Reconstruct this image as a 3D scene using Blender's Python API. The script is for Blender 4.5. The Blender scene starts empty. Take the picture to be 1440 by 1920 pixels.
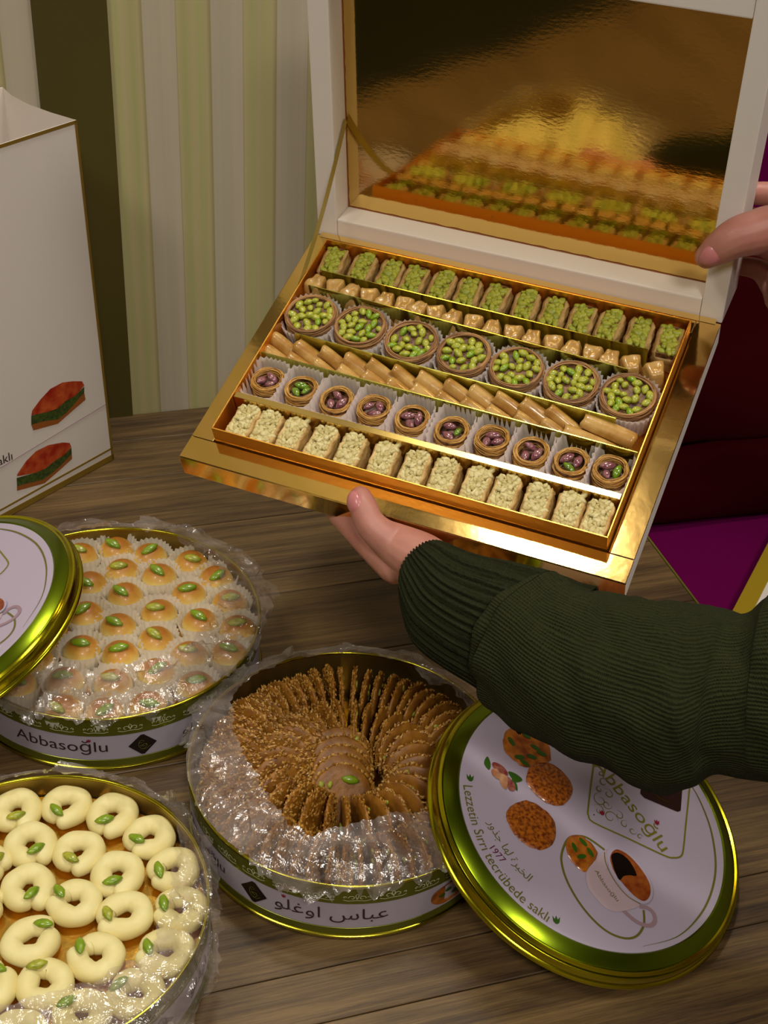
import bpy, bmesh, math, random
from mathutils import Vector, Matrix, noise
random.seed(7)
PI = math.pi
SC = bpy.context.scene
COL = SC.collection

# ------------------------------------------------------------------ camera
F_PX = 2500.0
pitch, roll, CAM_H = math.radians(35.098), math.radians(3.767), 0.778
fw = Vector((0, math.cos(pitch), -math.sin(pitch)))
ri = Vector((1, 0, 0)); up = ri.cross(fw)
cr = ri * math.cos(roll) + up * math.sin(roll)
cu = -ri * math.sin(roll) + up * math.cos(roll)
cd = bpy.data.cameras.new('camera'); cam = bpy.data.objects.new('camera', cd); COL.objects.link(cam)
cd.sensor_fit = 'HORIZONTAL'; cd.sensor_width = 36; cd.lens = F_PX / 1440 * 36; cd.clip_start = 0.05
cam.matrix_world = Matrix(((cr.x, cu.x, -fw.x, 0), (cr.y, cu.y, -fw.y, 0), (cr.z, cu.z, -fw.z, CAM_H), (0, 0, 0, 1)))
SC.camera = cam

# ------------------------------------------------------------------ world, lamp, added fill lights, exposure
SC.view_settings.view_transform = 'Standard'; SC.view_settings.look = 'None'
SC.view_settings.gamma = 1; SC.view_settings.use_curve_mapping = False
SC.view_settings.exposure = -0.16
W = bpy.data.worlds.new('world'); SC.world = W; W.use_nodes = True
W.node_tree.nodes['Background'].inputs[0].default_value = (1.0, 0.90, 0.80, 1)
W.node_tree.nodes['Background'].inputs[1].default_value = 0.17
# table frame: s along the table's long edge, t towards the striped wall
TA = math.radians(18.7)
TM = Matrix.Rotation(TA, 4, 'Z')
def T(s, t, z=0): return TM @ Vector((s, t, z))
CEIL = 1.9
LAMPS_FILLS = [((-0.06, 1.19), 0.17, 12.0), ((1.05, 0.35), 0.42, 12.0), ((-0.95, 0.0), 0.42, 14.0), ((0.3, -0.9), 0.42, 26.0)]  # first is the ceiling lamp; the other three are unseen fill lights added
for (x, y), s, p in LAMPS_FILLS:
    ld = bpy.data.lights.new('lamp_or_fill_light', 'AREA'); ld.shape = 'SQUARE'; ld.size = s; ld.energy = p
    ld.color = (1.0, 0.94, 0.85)
    lo = bpy.data.objects.new('lamp_or_fill_light', ld); COL.objects.link(lo); lo.location = (x, y, CEIL - 0.025)
    lo.rotation_euler = (0, 0, TA)

# ------------------------------------------------------------------ materials
def srgb(r, g, b):
    f = lambda c: (c / 255 / 12.92) if c / 255 <= 0.04045 else ((c / 255 + 0.055) / 1.055) ** 2.4
    return (f(r), f(g), f(b), 1)
class NT:
    def __init__(s, name):
        s.m = bpy.data.materials.new(name); s.m.use_nodes = True; s.t = s.m.node_tree; s.n = s.t.nodes; s.l = s.t.links
        s.b = s.n['Principled BSDF']; s.out = s.n['Material Output']
    def new(s, k, **kw):
        n = s.n.new(k)
        for a, v in kw.items(): setattr(n, a, v)
        return n
    def ln(s, a, b): s.l.new(a, b)
    def coord(s, which='Object', scale=(1, 1, 1), rot=(0, 0, 0)):
        c = s.new('ShaderNodeTexCoord'); mp = s.new('ShaderNodeMapping'); s.ln(c.outputs[which], mp.inputs[0])
        mp.inputs['Scale'].default_value = scale; mp.inputs['Rotation'].default_value = rot
        return mp.outputs[0]
    def noise(s, vec, scale, detail=3, rough=0.5, dist=0):
        n = s.new('ShaderNodeTexNoise'); s.ln(vec, n.inputs['Vector'])
        n.inputs['Scale'].default_value = scale; n.inputs['Detail'].default_value = detail
        n.inputs['Roughness'].default_value = rough; n.inputs['Distortion'].default_value = dist
        return n.outputs[0]
    def ramp(s, fac, stops, mode='LINEAR'):
        r = s.new('ShaderNodeValToRGB'); s.ln(fac, r.inputs[0]); e = r.color_ramp.elements; r.color_ramp.interpolation = mode
        while len(e) < len(stops): e.new(0.5)
        for i, (p, c) in enumerate(stops): e[i].position = p; e[i].color = c
        return r.outputs[0]
    def bump(s, h, strength=0.3, dist=0.001, prev=None):
        b = s.new('ShaderNodeBump'); s.ln(h, b.inputs['Height']); b.inputs['Strength'].default_value = strength
        b.inputs['Distance'].default_value = dist
        if prev: s.ln(prev, b.inputs['Normal'])
        s.ln(b.outputs[0], s.b.inputs['Normal']); return b.outputs[0]
    def set(s, **kw):
        for k, v in kw.items():
            s.b.inputs[k.replace('_', ' ')].default_value = v
MATS = {}
def mat(name, col, rough=0.5, metal=0, col2=None, nscale=60, bump=0, bscale=200, bdist=0.001, coord='Object', island=None, detail=3, **kw):
    if name in MATS: return MATS[name]
    N = NT(name); N.set(Roughness=rough, Metallic=metal); N.b.inputs['Base Color'].default_value = col
    for k, v in kw.items(): N.b.inputs[k.replace('_', ' ')].default_value = v
    if island:
        g = N.new('ShaderNodeNewGeometry'); c = N.ramp(g.outputs['Random Per Island'], island); 
        if col2:
            vec = N.coord(coord); f = N.noise(vec, nscale, 2); mx = N.new('ShaderNodeMix', data_type='RGBA')
            N.ln(f, mx.inputs[0]); N.ln(c, mx.inputs[6]); mx.inputs[7].default_value = col2; c = mx.outputs[2]
        N.ln(c, N.b.inputs['Base Color'])
    elif col2:
        vec = N.coord(coord); f = N.noise(vec, nscale, detail); N.ln(N.ramp(f, [(0.35, col), (0.65, col2)]), N.b.inputs['Base Color'])
    if bump:
        vec = N.coord(coord); N.bump(N.noise(vec, bscale, 4), bump, bdist)
    MATS[name] = N.m; return N.m

M_white = mat('white_card', srgb(226, 218, 212), 0.55, bump=0.15, bscale=150, bdist=0.0006)
M_whitein = mat('white_card_inside', srgb(230, 220, 210), 0.5)
M_gold = mat('gold_foil', (0.80, 0.52, 0.16, 1), 0.09, 1, bump=0.12, bscale=55, bdist=0.0008)
M_goldtray = mat('gold_tray_foil', (0.90, 0.44, 0.07, 1), 0.36, 1, bump=0.2, bscale=300, bdist=0.0004)
M_goldband = mat('gold_band_foil', (0.86, 0.62, 0.22, 1), 0.13, 1)
M_golddiv = mat('gold_divider_foil', (0.50, 0.50, 0.10, 1), 0.16, 1)
M_goldedge = mat('gold_print_edge', srgb(150, 122, 46), 0.3, 0.4)
M_goldlit = mat('gold_card_bright', srgb(196, 164, 44), 0.3, 0.35)
M_dark = mat('dark_gap', (0.015, 0.006, 0.004, 1), 0.7)
M_ribbon = mat('gold_ribbon_satin', srgb(176, 158, 82), 0.45, 0.3, bump=0.4, bscale=900)
def paper(name, c):
    N = NT(name); N.n.remove(N.b); d = N.new('ShaderNodeBsdfDiffuse'); t = N.new('ShaderNodeBsdfTranslucent'); d.inputs[0].default_value = c; t.inputs[0].default_value = c
    m_ = N.new('ShaderNodeMixShader'); m_.inputs[0].default_value = .5; N.ln(d.outputs[0], m_.inputs[1]); N.ln(t.outputs[0], m_.inputs[2]); N.ln(m_.outputs[0], N.out.inputs[0]); return N.m
M_paper = paper('cup_paper', srgb(250, 242, 242)); M_paper2 = paper('cup_paper_white', srgb(253, 249, 240))
M_tinrim = mat('tin_gold_lacquer', (0.50, 0.44, 0.03, 1), 0.2, 1)
M_tinband = mat('tin_olive_lacquer', (0.16, 0.17, 0.015, 1), 0.28, 0.6)
M_tinlabel = mat('tin_lilac_white', srgb(172, 162, 176), 0.4)
M_tinin = mat('tin_inside_gold', (0.36, 0.26, 0.07, 1), 0.5, 1)
M_orn = mat('ornament_print', srgb(190, 188, 150), 0.45)
M_orn2 = mat('ornament_gold_print', srgb(128, 124, 70), 0.35, 0.2)
M_nameg = mat('gold_green_print', srgb(132, 124, 34), 0.3, 0.3)
M_txt = mat('brown_print', srgb(52, 28, 26), 0.4)
M_txtg = mat('green_gold_print', srgb(104, 100, 34), 0.35, 0.1)
M_txtp = mat('plum_print', srgb(96, 22, 62), 0.4)
M_red = mat('tulip_red_print', srgb(130, 14, 44), 0.4)
M_leaf = mat('leaf_print', srgb(46, 84, 16), 0.35)
M_logo = mat('dark_brown_print', srgb(40, 12, 12), 0.35)
M_lidgreen = mat('lid_green_lacquer', (0.15, 0.21, 0.006, 1), 0.24, 0.95)
M_lidgold = mat('lid_gold_lacquer', (0.52, 0.47, 0.015, 1), 0.17, 1)
M_liddisc = mat('lid_lilac_white', srgb(172, 160, 178), 0.32, Coat_Weight=0.3)
M_cup = mat('cup_print', srgb(178, 156, 164), 0.35)
M_cupd = mat('cup_shade_print', srgb(150, 122, 132), 0.35)
M_coffee = mat('coffee_print', srgb(18, 8, 6), 0.25)
M_crema = mat('crema_print', srgb(150, 78, 28), 0.3, col2=srgb(120, 50, 18), nscale=200)
M_cprint = mat('sesame_cookie_print', srgb(176, 98, 22), 0.3, col2=srgb(96, 36, 10), nscale=420, bump=0.6, bscale=420, Coat_Weight=0.5)
M_cprint2 = mat('pistachio_cookie_print', srgb(178, 104, 26), 0.3, col2=srgb(128, 58, 14), nscale=160, Coat_Weight=0.5)
M_nutp = mat('nut_shell_print', srgb(192, 146, 106), 0.35, col2=srgb(160, 100, 72), nscale=160)
M_nutr = mat('nut_skin_print', srgb(150, 96, 76), 0.35, col2=srgb(116, 36, 42), nscale=260)
M_bakred = mat('baklava_red_print', srgb(196, 88, 40), 0.4, col2=srgb(158, 28, 14), nscale=75)
M_bakgrn = mat('baklava_green_print', srgb(72, 92, 34), 0.45, col2=srgb(40, 56, 22), nscale=300)
M_bakbase = mat('baklava_crust_print', srgb(150, 84, 34), 0.45)
# food
M_phyllo = mat('phyllo_pastry', srgb(196, 164, 104), 0.5, col2=srgb(160, 122, 66), nscale=90, bump=0.7, bscale=260, bdist=0.0012, detail=5)
M_phyllo2 = mat('phyllo_pale', srgb(208, 178, 116), 0.48, col2=srgb(176, 138, 78), nscale=110, bump=0.7, bscale=260, bdist=0.0012, detail=5)
M_syrup = mat('syrup_phyllo', srgb(200, 160, 92), 0.28, col2=srgb(164, 116, 50), nscale=70, bump=0.5, bscale=130, bdist=0.0010, Coat_Weight=0.4)
GREENS = [(0, srgb(132, 144, 30)), (0.35, srgb(160, 168, 46)), (0.7, srgb(182, 182, 66)), (1, srgb(120, 138, 34))]
M_pist = mat('pistachio_green', (0.3, .4, .04, 1), 0.38, island=GREENS, col2=srgb(150, 150, 52), nscale=220, bump=0.4, bscale=350)
M_pistw = mat('pistachio_kernel', srgb(132, 158, 22), 0.32, col2=srgb(96, 128, 14), nscale=150, bump=0.35, bscale=300, Coat_Weight=0.4)
M_pisty = mat('pistachio_kernel_pale', srgb(178, 176, 54), 0.35, col2=srgb(128, 138, 30), nscale=260, bump=0.35, bscale=300, Coat_Weight=0.3)
M_pistp = mat('pistachio_purple_skin', srgb(112, 52, 74), 0.22, col2=srgb(150, 104, 98), nscale=230, bump=0.5, bscale=260, Coat_Weight=0.8)
M_pistg = mat('pistachio_bright_glazed', srgb(110, 150, 26), 0.2, col2=srgb(84, 84, 40), nscale=140, Coat_Weight=0.8)
M_cashew = mat('cashew_crumb', srgb(216, 200, 140), 0.5, island=[(0, srgb(206, 192, 134)), (0.5, srgb(186, 170, 108)), (1, srgb(212, 200, 146))], bump=0.4, bscale=400)
M_nestdark = mat('nest_strands_brown', srgb(128, 84, 42), 0.5, island=[(0, srgb(110, 72, 40)), (0.5, srgb(158, 112, 64)), (1, srgb(184, 138, 84))])
M_nestgold = mat('nest_strands_golden', srgb(176, 128, 52), 0.4, island=[(0, srgb(142, 94, 34)), (0.5, srgb(186, 136, 56)), (1, srgb(206, 162, 84))])
M_nestfill = mat('nest_dark_filling', srgb(52, 30, 16), 0.5, col2=srgb(134, 92, 52), nscale=260, bump=0.6, bscale=400)
M_dough = mat('ring_dough', srgb(232, 220, 158), 0.55, col2=srgb(224, 208, 140), nscale=40, bump=0.15, bscale=200)
M_waferd = mat('wafer_dough', srgb(158, 104, 28), 0.45, col2=srgb(124, 76, 18), nscale=90, bump=0.4, bscale=250)
M_seed = mat('sesame_seed', srgb(180, 130, 50), 0.4, island=[(0, srgb(126, 78, 20)), (0.5, srgb(176, 124, 44)), (1, srgb(206, 160, 82))])
M_goldboard = mat('gold_board', (0.72, 0.42, 0.08, 1), 0.22, 1, bump=0.5, bscale=60, bdist=0.002)
M_skin = mat('skin', srgb(188, 132, 116), 0.48, col2=srgb(172, 110, 98), nscale=28, bump=0.12, bscale=600, Subsurface_Weight=0.15, Subsurface_Scale=0.01)
M_nail = mat('fingernail', srgb(190, 118, 118), 0.28)
M_magenta = mat('magenta_upholstery', srgb(98, 0, 68), 0.9, bump=0.2, bscale=500, Specular_IOR_Level=0.08)
M_redvelvet = mat('dark_red_velvet', srgb(60, 0, 6), 0.95, bump=0.3, bscale=60, Specular_IOR_Level=0.08)
M_floor = mat('floor_tile_dark', srgb(26, 30, 10), 0.7, col2=srgb(20, 22, 8), nscale=6)
M_ceil = mat('ceiling_paint', srgb(120, 106, 76), 0.8)
M_wallpl = mat('wall_plain', srgb(150, 136, 104), 0.8)
M_olive = mat('olive_panel', srgb(78, 68, 20), 0.5, col2=srgb(68, 60, 14), nscale=3)
N = NT('lamp_or_fill_panel'); N.set(Emission_Strength=2.5); N.b.inputs['Emission Color'].default_value = (1, .9, .74, 1); M_lamp_fill = N.m
# golden brown cookie: baked darker on the crown
N = NT('baked_cookie'); v_ = N.coord(); sx = N.new('ShaderNodeSeparateXYZ'); N.ln(v_, sx.inputs[0])
mr = N.new('ShaderNodeMapRange'); N.ln(sx.outputs[2], mr.inputs[0]); mr.inputs[1].default_value = 0.004; mr.inputs[2].default_value = 0.0145
ad = N.new('ShaderNodeMath', operation='ADD'); N.ln(mr.outputs[0], ad.inputs[0])
n2 = N.new('ShaderNodeMath', operation='MULTIPLY_ADD'); N.ln(N.noise(v_, 70, 2), n2.inputs[0]); n2.inputs[1].default_value = 0.8; n2.inputs[2].default_value = -0.4
N.ln(n2.outputs[0], ad.inputs[1]); N.ln(N.ramp(ad.outputs[0], [(0.1, srgb(222, 196, 112)), (0.5, srgb(208, 158, 66)), (0.95, srgb(172, 106, 30))]), N.b.inputs['Base Color'])
N.set(Roughness=0.42, Coat_Weight=0.12); M_cookie = N.m
# wood
N = NT('wood_laminate'); v_ = N.coord('Object', (1, 1, 1))
m1 = N.new('ShaderNodeMapping'); N.ln(v_, m1.inputs[0]); m1.inputs['Scale'].default_value = (1.6, 42, 5)
ob = N.new('ShaderNodeObjectInfo'); vm = N.new('ShaderNodeVectorMath', operation='ADD'); sc_ = N.new('ShaderNodeMath', operation='MULTIPLY')
N.ln(ob.outputs['Random'], sc_.inputs[0]); sc_.inputs[1].default_value = 37.0
N.ln(m1.outputs[0], vm.inputs[0]); N.ln(sc_.outputs[0], vm.inputs[1])
g1 = N.noise(vm.outputs[0], 2.6, 6, 0.62, 0.6)
m2 = N.new('ShaderNodeMapping'); N.ln(v_, m2.inputs[0]); m2.inputs['Scale'].default_value = (9, 230, 5)
g2 = N.noise(m2.outputs[0], 3.0, 5, 0.7)
m3 = N.new('ShaderNodeMapping'); N.ln(v_, m3.inputs[0]); m3.inputs['Scale'].default_value = (1.2, 5, 1)
g3 = N.noise(m3.outputs[0], 3.0, 3, 0.5)
mx = N.new('ShaderNodeMix', data_type='FLOAT'); mx.inputs[0].default_value = 0.42; N.ln(g1, mx.inputs[2]); N.ln(g2, mx.inputs[3])
mx2 = N.new('ShaderNodeMix', data_type='FLOAT'); mx2.inputs[0].default_value = 0.28; N.ln(mx.outputs[0], mx2.inputs[2]); N.ln(g3, mx2.inputs[3])
N.ln(N.ramp(mx2.outputs[0], [(0.36, srgb(38, 26, 14)), (0.455, srgb(76, 56, 32)), (0.53, srgb(99, 76, 44)), (0.66, srgb(130, 103, 62))]), N.b.inputs['Base Color'])
N.set(Roughness=0.5); N.bump(mx.outputs[0], 0.35, 0.0008); M_wood = N.m
# striped wall laminate: soft vertical stripes (pattern of its own)
N = NT('striped_wall'); v_ = N.coord(); sx = N.new('ShaderNodeSeparateXYZ'); N.ln(v_, sx.inputs[0])
w1 = N.new('ShaderNodeMapping'); N.ln(v_, w1.inputs[0]); w1.inputs['Scale'].default_value = (1, 1, 0.015)
sub = N.new('ShaderNodeMath', operation='MULTIPLY_ADD'); N.ln(sx.outputs[0], sub.inputs[0]); sub.inputs[1].default_value = 1 / 0.0645; sub.inputs[2].default_value = -0.1335 / 0.0645 + 20
fr = N.new('ShaderNodeMath', operation='FRACT'); N.ln(sub.outputs[0], fr.inputs[0])
pale = srgb(188, 178, 158); gr = srgb(176, 174, 120); be = srgb(186, 174, 132); dk = srgb(158, 150, 104)
st = N.ramp(fr.outputs[0], [(0.0, be), (0.12, gr), (0.22, be), (0.34, gr), (0.44, be), (0.5, dk), (0.515, pale), (0.98, pale), (1.0, dk)])
ns = N.noise(w1.outputs[0], 90, 3)
mxx = N.new('ShaderNodeMix', data_type='RGBA', blend_type='MULTIPLY'); mxx.inputs[0].default_value = 0.6
N.ln(st, mxx.inputs[6]); N.ln(N.ramp(ns, [(0.3, (0.8, 0.82, 0.74, 1)), (0.7, (1.0, 0.98, 0.95, 1))]), mxx.inputs[7])
N.ln(mxx.outputs[2], N.b.inputs['Base Color']); N.set(Roughness=0.6); M_stripe = N.m
# knitted wool
def knit(name, n_u, depth):
    N = NT(name); c = N.new('ShaderNodeTexCoord'); mp = N.new('ShaderNodeMapping'); N.ln(c.outputs['UV'], mp.inputs[0])
    nz = N.new('ShaderNodeTexNoise'); N.ln(mp.outputs[0], nz.inputs['Vector']); nz.inputs['Scale'].default_value = 14; nz.inputs['Detail'].default_value = 3
    sx = N.new('ShaderNodeSeparateXYZ'); N.ln(mp.outputs[0], sx.inputs[0])
    a = N.new('ShaderNodeMath', operation='MULTIPLY_ADD'); N.ln(nz.outputs[0], a.inputs[0]); a.inputs[1].default_value = 0.03; N.ln(sx.outputs[0], a.inputs[2])
    su = N.new('ShaderNodeMath', operation='MULTIPLY'); N.ln(a.outputs[0], su.inputs[0]); su.inputs[1].default_value = 2 * PI * n_u
    s1 = N.new('ShaderNodeMath', operation='SINE'); N.ln(su.outputs[0], s1.inputs[0])
    sv = N.new('ShaderNodeMath', operation='MULTIPLY'); N.ln(sx.outputs[1], sv.inputs[0]); sv.inputs[1].default_value = 2 * PI * 900
    av = N.new('ShaderNodeMath', operation='ADD'); N.ln(sv.outputs[0], av.inputs[0]); N.ln(s1.outputs[0], av.inputs[1])
    s2 = N.new('ShaderNodeMath', operation='SINE'); N.ln(av.outputs[0], s2.inputs[0])
    ob = N.coord('Object'); f = N.noise(ob, 330, 4, 0.75)
    h = N.new('ShaderNodeMath', operation='MULTIPLY_ADD'); N.ln(s2.outputs[0], h.inputs[0]); h.inputs[1].default_value = 0.35; N.ln(s1.outputs[0], h.inputs[2])
    h2 = N.new('ShaderNodeMath', operation='MULTIPLY_ADD'); N.ln(f, h2.inputs[0]); h2.inputs[1].default_value = 3.6; N.ln(h.outputs[0], h2.inputs[2])
    N.bump(h2.outputs[0], 0.8, depth)
    N.ln(N.ramp(h2.outputs[0], [(0.0, srgb(8, 9, 3)), (0.7, srgb(26, 29, 13)), (1, srgb(42, 45, 22))]), N.b.inputs['Base Color'])
    N.set(Roughness=0.95, Sheen_Weight=0.02, Sheen_Roughness=0.5, Specular_IOR_Level=0.15); N.b.inputs['Sheen Tint'].default_value = (0.5, 0.6, 0.3, 1); return N.m
M_knit = knit('green_knit', 135, 0.0007); M_rib = knit('green_knit_rib', 64, 0.0016)
# plastic film
N = NT('clear_film'); N.n.remove(N.b)
tr = N.new('ShaderNodeBsdfTransparent'); tr.inputs[0].default_value = (.97, .96, .95, 1); gl = N.new('ShaderNodeBsdfGlossy'); gl.inputs['Roughness'].default_value = 0.12
df = N.new('ShaderNodeBsdfDiffuse'); df.inputs[0].default_value = (0.70, 0.60, 0.56, 1)
tc = N.coord('Object'); nz = N.noise(tc, 34, 4, 0.55, 2.5); bp = N.new('ShaderNodeBump'); N.ln(nz, bp.inputs['Height']); bp.inputs['Strength'].default_value = 0.8; bp.inputs['Distance'].default_value = 0.003
N.ln(bp.outputs[0], gl.inputs['Normal'])
lw = N.new('ShaderNodeLayerWeight'); lw.inputs[0].default_value = 0.35; N.ln(bp.outputs[0], lw.inputs['Normal'])
fm = N.new('ShaderNodeMapRange'); N.ln(lw.outputs['Fresnel'], fm.inputs[0]); fm.inputs[3].default_value = 0.09; fm.inputs[4].default_value = 0.5
hz = N.new('ShaderNodeMapRange'); N.ln(N.noise(tc, 22, 4, 0.6, 1.0), hz.inputs[0]); hz.inputs[1].default_value = .35; hz.inputs[2].default_value = .7; hz.inputs[3].default_value = .03; hz.inputs[4].default_value = .26
ms = N.new('ShaderNodeMixShader'); N.ln(hz.outputs[0], ms.inputs[0]); N.ln(tr.outputs[0], ms.inputs[1]); N.ln(df.outputs[0], ms.inputs[2])
ms2 = N.new('ShaderNodeMixShader'); N.ln(fm.outputs[0], ms2.inputs[0]); N.ln(ms.outputs[0], ms2.inputs[1]); N.ln(gl.outputs[0], ms2.inputs[2])
N.ln(ms2.outputs[0], N.out.inputs[0]); M_film = N.m
# mirror-like gold lining of the lid
N = NT('gold_mirror_lining'); N.b.inputs['Base Color'].default_value = (0.72, 0.50, 0.16, 1); N.set(Metallic=1.0, Roughness=0.07)
v_ = N.coord('Object', (1, 2.2, 1)); a_ = N.noise(v_, 9, 1, 0.4, 0.2); b1 = N.bump(a_, 0.10, 0.003)
N.bump(N.noise(v_, 190, 3), 0.05, 0.0006, b1); M_mirror = N.m

# ------------------------------------------------------------------ mesh helpers
class MB:
    def __init__(s): s.v = []; s.f = []
    def add(s, vs, fs, mx=None):
        o = len(s.v)
        s.v += [tuple(mx @ Vector(p)) for p in vs] if mx else [tuple(p) for p in vs]
        s.f += [tuple(i + o for i in f) for f in fs]; return s
    def box(s, x0, x1, y0, y1, z0, z1, mx=None):
        return s.add([(x0, y0, z0), (x1, y0, z0), (x1, y1, z0), (x0, y1, z0), (x0, y0, z1), (x1, y0, z1), (x1, y1, z1), (x0, y1, z1)],
                     [(0, 3, 2, 1), (4, 5, 6, 7), (0, 1, 5, 4), (1, 2, 6, 5), (2, 3, 7, 6), (3, 0, 4, 7)], mx)
    def lathe(s, prof, seg=96, mx=None):
        vs = []; fs = []; n = len(prof)
        for i in range(seg):
            a = 2 * PI * i / seg
            for r, z in prof: vs.append((r * math.cos(a), r * math.sin(a), z))
        for i in range(seg):
            j = (i + 1) % seg
            for k in range(n - 1): fs.append((i * n + k, j * n + k, j * n + k + 1, i * n + k + 1))
        return s.add(vs, fs, mx)
    def disc(s, r, z, seg=96, cx=0, cy=0):
        return s.add([(cx + r * math.cos(2 * PI * i / seg), cy + r * math.sin(2 * PI * i / seg), z) for i in range(seg)], [tuple(range(seg))])
    def tube(s, pts, rad, seg=6, closed=False, caps=True):
        pts = [Vector(p) for p in pts]; n = len(pts); vs = []; fs = []; prev = None
        for i, p in enumerate(pts):
            if closed: t = pts[(i + 1) % n] - pts[i - 1]
            else: t = pts[min(i + 1, n - 1)] - pts[max(i - 1, 0)]
            t.normalize()
            if prev is None: a = t.orthogonal().normalized()
            else: a = (prev - t * prev.dot(t)).normalized()
            prev = a; b = t.cross(a); r = rad[i] if isinstance(rad, (list, tuple)) else rad
            for k in range(seg):
                an = 2 * PI * k / seg; vs.append(p + (a * math.cos(an) + b * math.sin(an)) * r)
        for i in range(n if closed else n - 1):
            j = (i + 1) % n
            for k in range(seg): fs.append((i * seg + k, i * seg + (k + 1) % seg, j * seg + (k + 1) % seg, j * seg + k))
        if caps and not closed: fs.append(tuple(range(seg))[::-1]); fs.append(tuple(range((n - 1) * seg, n * seg)))
        return s.add(vs, fs)
    def blob(s, c, rx, ry, rz, mx=None, sub=1, jit=0.0, pinch=0.0):
        V, Fc = ICO[sub]; vs = []
        for p in V:
            x, y, z = p; k = 1 + (random.uniform(-jit, jit) if jit else 0)
            t = 1 - pinch * abs(x) ** 2
            q = Vector((x * rx * k, y * ry * k * t, z * rz * k * t))
            if mx: q = mx @ q
            vs.append(q + Vector(c))
        return s.add(vs, Fc)
def _ico(sub):
    bm = bmesh.new(); bmesh.ops.create_icosphere(bm, subdivisions=sub, radius=1)
    r = ([tuple(v.co) for v in bm.verts], [tuple(v.index for v in f.verts) for f in bm.faces]); bm.free(); return r
ICO = {1: _ico(1), 2: _ico(2), 3: _ico(3)}
OCT = ([(1, 0, 0), (-1, 0, 0), (0, 1, 0), (0, -1, 0), (0, 0, 1), (0, 0, -1)], [(0, 2, 4), (2, 1, 4), (1, 3, 4), (3, 0, 4), (2, 0, 5), (1, 2, 5), (3, 1, 5), (0, 3, 5)])
def mesh(name, b, m, smooth=True, flat_angle=None):
    me = bpy.data.meshes.new(name); me.from_pydata(b.v, [], b.f); me.materials.append(m)
    bm = bmesh.new(); bm.from_mesh(me); bmesh.ops.recalc_face_normals(bm, faces=bm.faces); bm.to_mesh(me); bm.free()
    if smooth:
        me.polygons.foreach_set('use_smooth', [True] * len(me.polygons))
        if flat_angle: me.set_sharp_from_angle(angle=math.radians(flat_angle))
    me.update(); return me
def put(name, me, parent=None, loc=None, rot=None, mx=None, stuff=False, label=None):
    o = bpy.data.objects.new(name, me); COL.objects.link(o)
    if parent: o.parent = parent
    if mx is not None: o.matrix_local = mx if parent else o.matrix_local
    if mx is not None and not parent: o.matrix_world = mx
    if loc: o.location = loc
    if rot: o.rotation_euler = rot
    if stuff: o['kind'] = 'stuff'
    if label: o['label'] = label
    return o
def obj(name, b, m, parent=None, smooth=True, fa=40, **kw): return put(name, mesh(name, b, m, smooth, fa), parent, **kw)
def thing(name, label, cat, mx=None, group=None):
    o = bpy.data.objects.new(name, None); COL.objects.link(o); o.empty_display_size = 0.01
    if mx is not None: o.matrix_world = mx
    return tag(o, label, cat, group)
def tag(o, label, cat, group=None):
    o['label'] = label; o['category'] = cat
    if group: o['group'] = group
    return o
def struct(o): o['kind'] = 'structure'; return o
def bevel(o, w, seg=2):
    bm = bmesh.new(); bm.from_mesh(o.data)
    bmesh.ops.bevel(bm, geom=[e for e in bm.edges if e.calc_face_angle(0) > 0.5], offset=w, segments=seg, affect='EDGES', profile=0.6)
    bm.to_mesh(o.data); bm.free(); return o
def catmull(p, closed, k=6):
    n = len(p); out = []
    for i in range(n if closed else n - 1):
        a, b, c, d = (p[(i - 1) % n], p[i], p[(i + 1) % n], p[(i + 2) % n]) if closed else (p[max(i - 1, 0)], p[i], p[i + 1], p[min(i + 2, n - 1)])
        for j in range(k):
            t = j / k
            out.append(tuple(0.5 * (2 * b[q] + (c[q] - a[q]) * t + (2 * a[q] - 5 * b[q] + 4 * c[q] - d[q]) * t * t + (3 * b[q] - a[q] - 3 * c[q] + d[q]) * t ** 3) for q in range(len(b))))
    if not closed: out.append(tuple(p[-1]))
    return out
ORD = ['first', 'second', 'third', 'fourth', 'fifth', 'sixth', 'seventh', 'eighth', 'ninth', 'tenth', 'eleventh', 'twelfth', 'thirteenth', 'fourteenth',
       'fifteenth', 'sixteenth', 'seventeenth', 'eighteenth', 'nineteenth', 'twentieth']
def txt(body, size, sx=1.0, extr=0.0):
    c = bpy.data.curves.new('t', 'FONT'); c.body = body; c.size = size; c.align_x = 'CENTER'; c.resolution_u = 3; c.extrude = extr
    o = bpy.data.objects.new('t', c); COL.objects.link(o); bpy.context.view_layer.update()
    me = bpy.data.meshes.new_from_object(o.evaluated_get(bpy.context.evaluated_depsgraph_get()))
    vs = [(v.co.x * sx, v.co.y, v.co.z) for v in me.vertices]; fs = [tuple(p.vertices) for p in me.polygons]
    bpy.data.objects.remove(o); bpy.data.curves.remove(c); bpy.data.meshes.remove(me); return vs, fs
def ribbon2(pts, w, closed=False, taper=False):
    n = len(pts); vs = []; fs = []
    for i in range(n):
        a = Vector(pts[(i + 1) % n] if closed else pts[min(i + 1, n - 1)]) - Vector(pts[i - 1] if (closed or i) else pts[0])
        a.normalize(); nn = Vector((-a.y, a.x)); ww = w / 2
        if taper: ww *= max(0.12, math.sin(PI * (i + 0.15) / (n - 0.7)))
        p = Vector(pts[i]); vs += [tuple(p + nn * ww), tuple(p - nn * ww)]
    for i in range(n if closed else n - 1):
        j = (i + 1) % n; fs.append((2 * i, 2 * i + 1, 2 * j + 1, 2 * j))
    return [(x, y, 0) for x, y in vs], fs
def curl(cx, cy, r, a0, turns, flip=1, n=14):
    return [(cx + (r * (1 - 0.72 * i / n)) * math.cos(a0 + flip * turns * 2 * PI * i / n), cy + (r * (1 - 0.72 * i / n)) * math.sin(a0 + flip * turns * 2 * PI * i / n)) for i in range(n + 1)]
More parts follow.
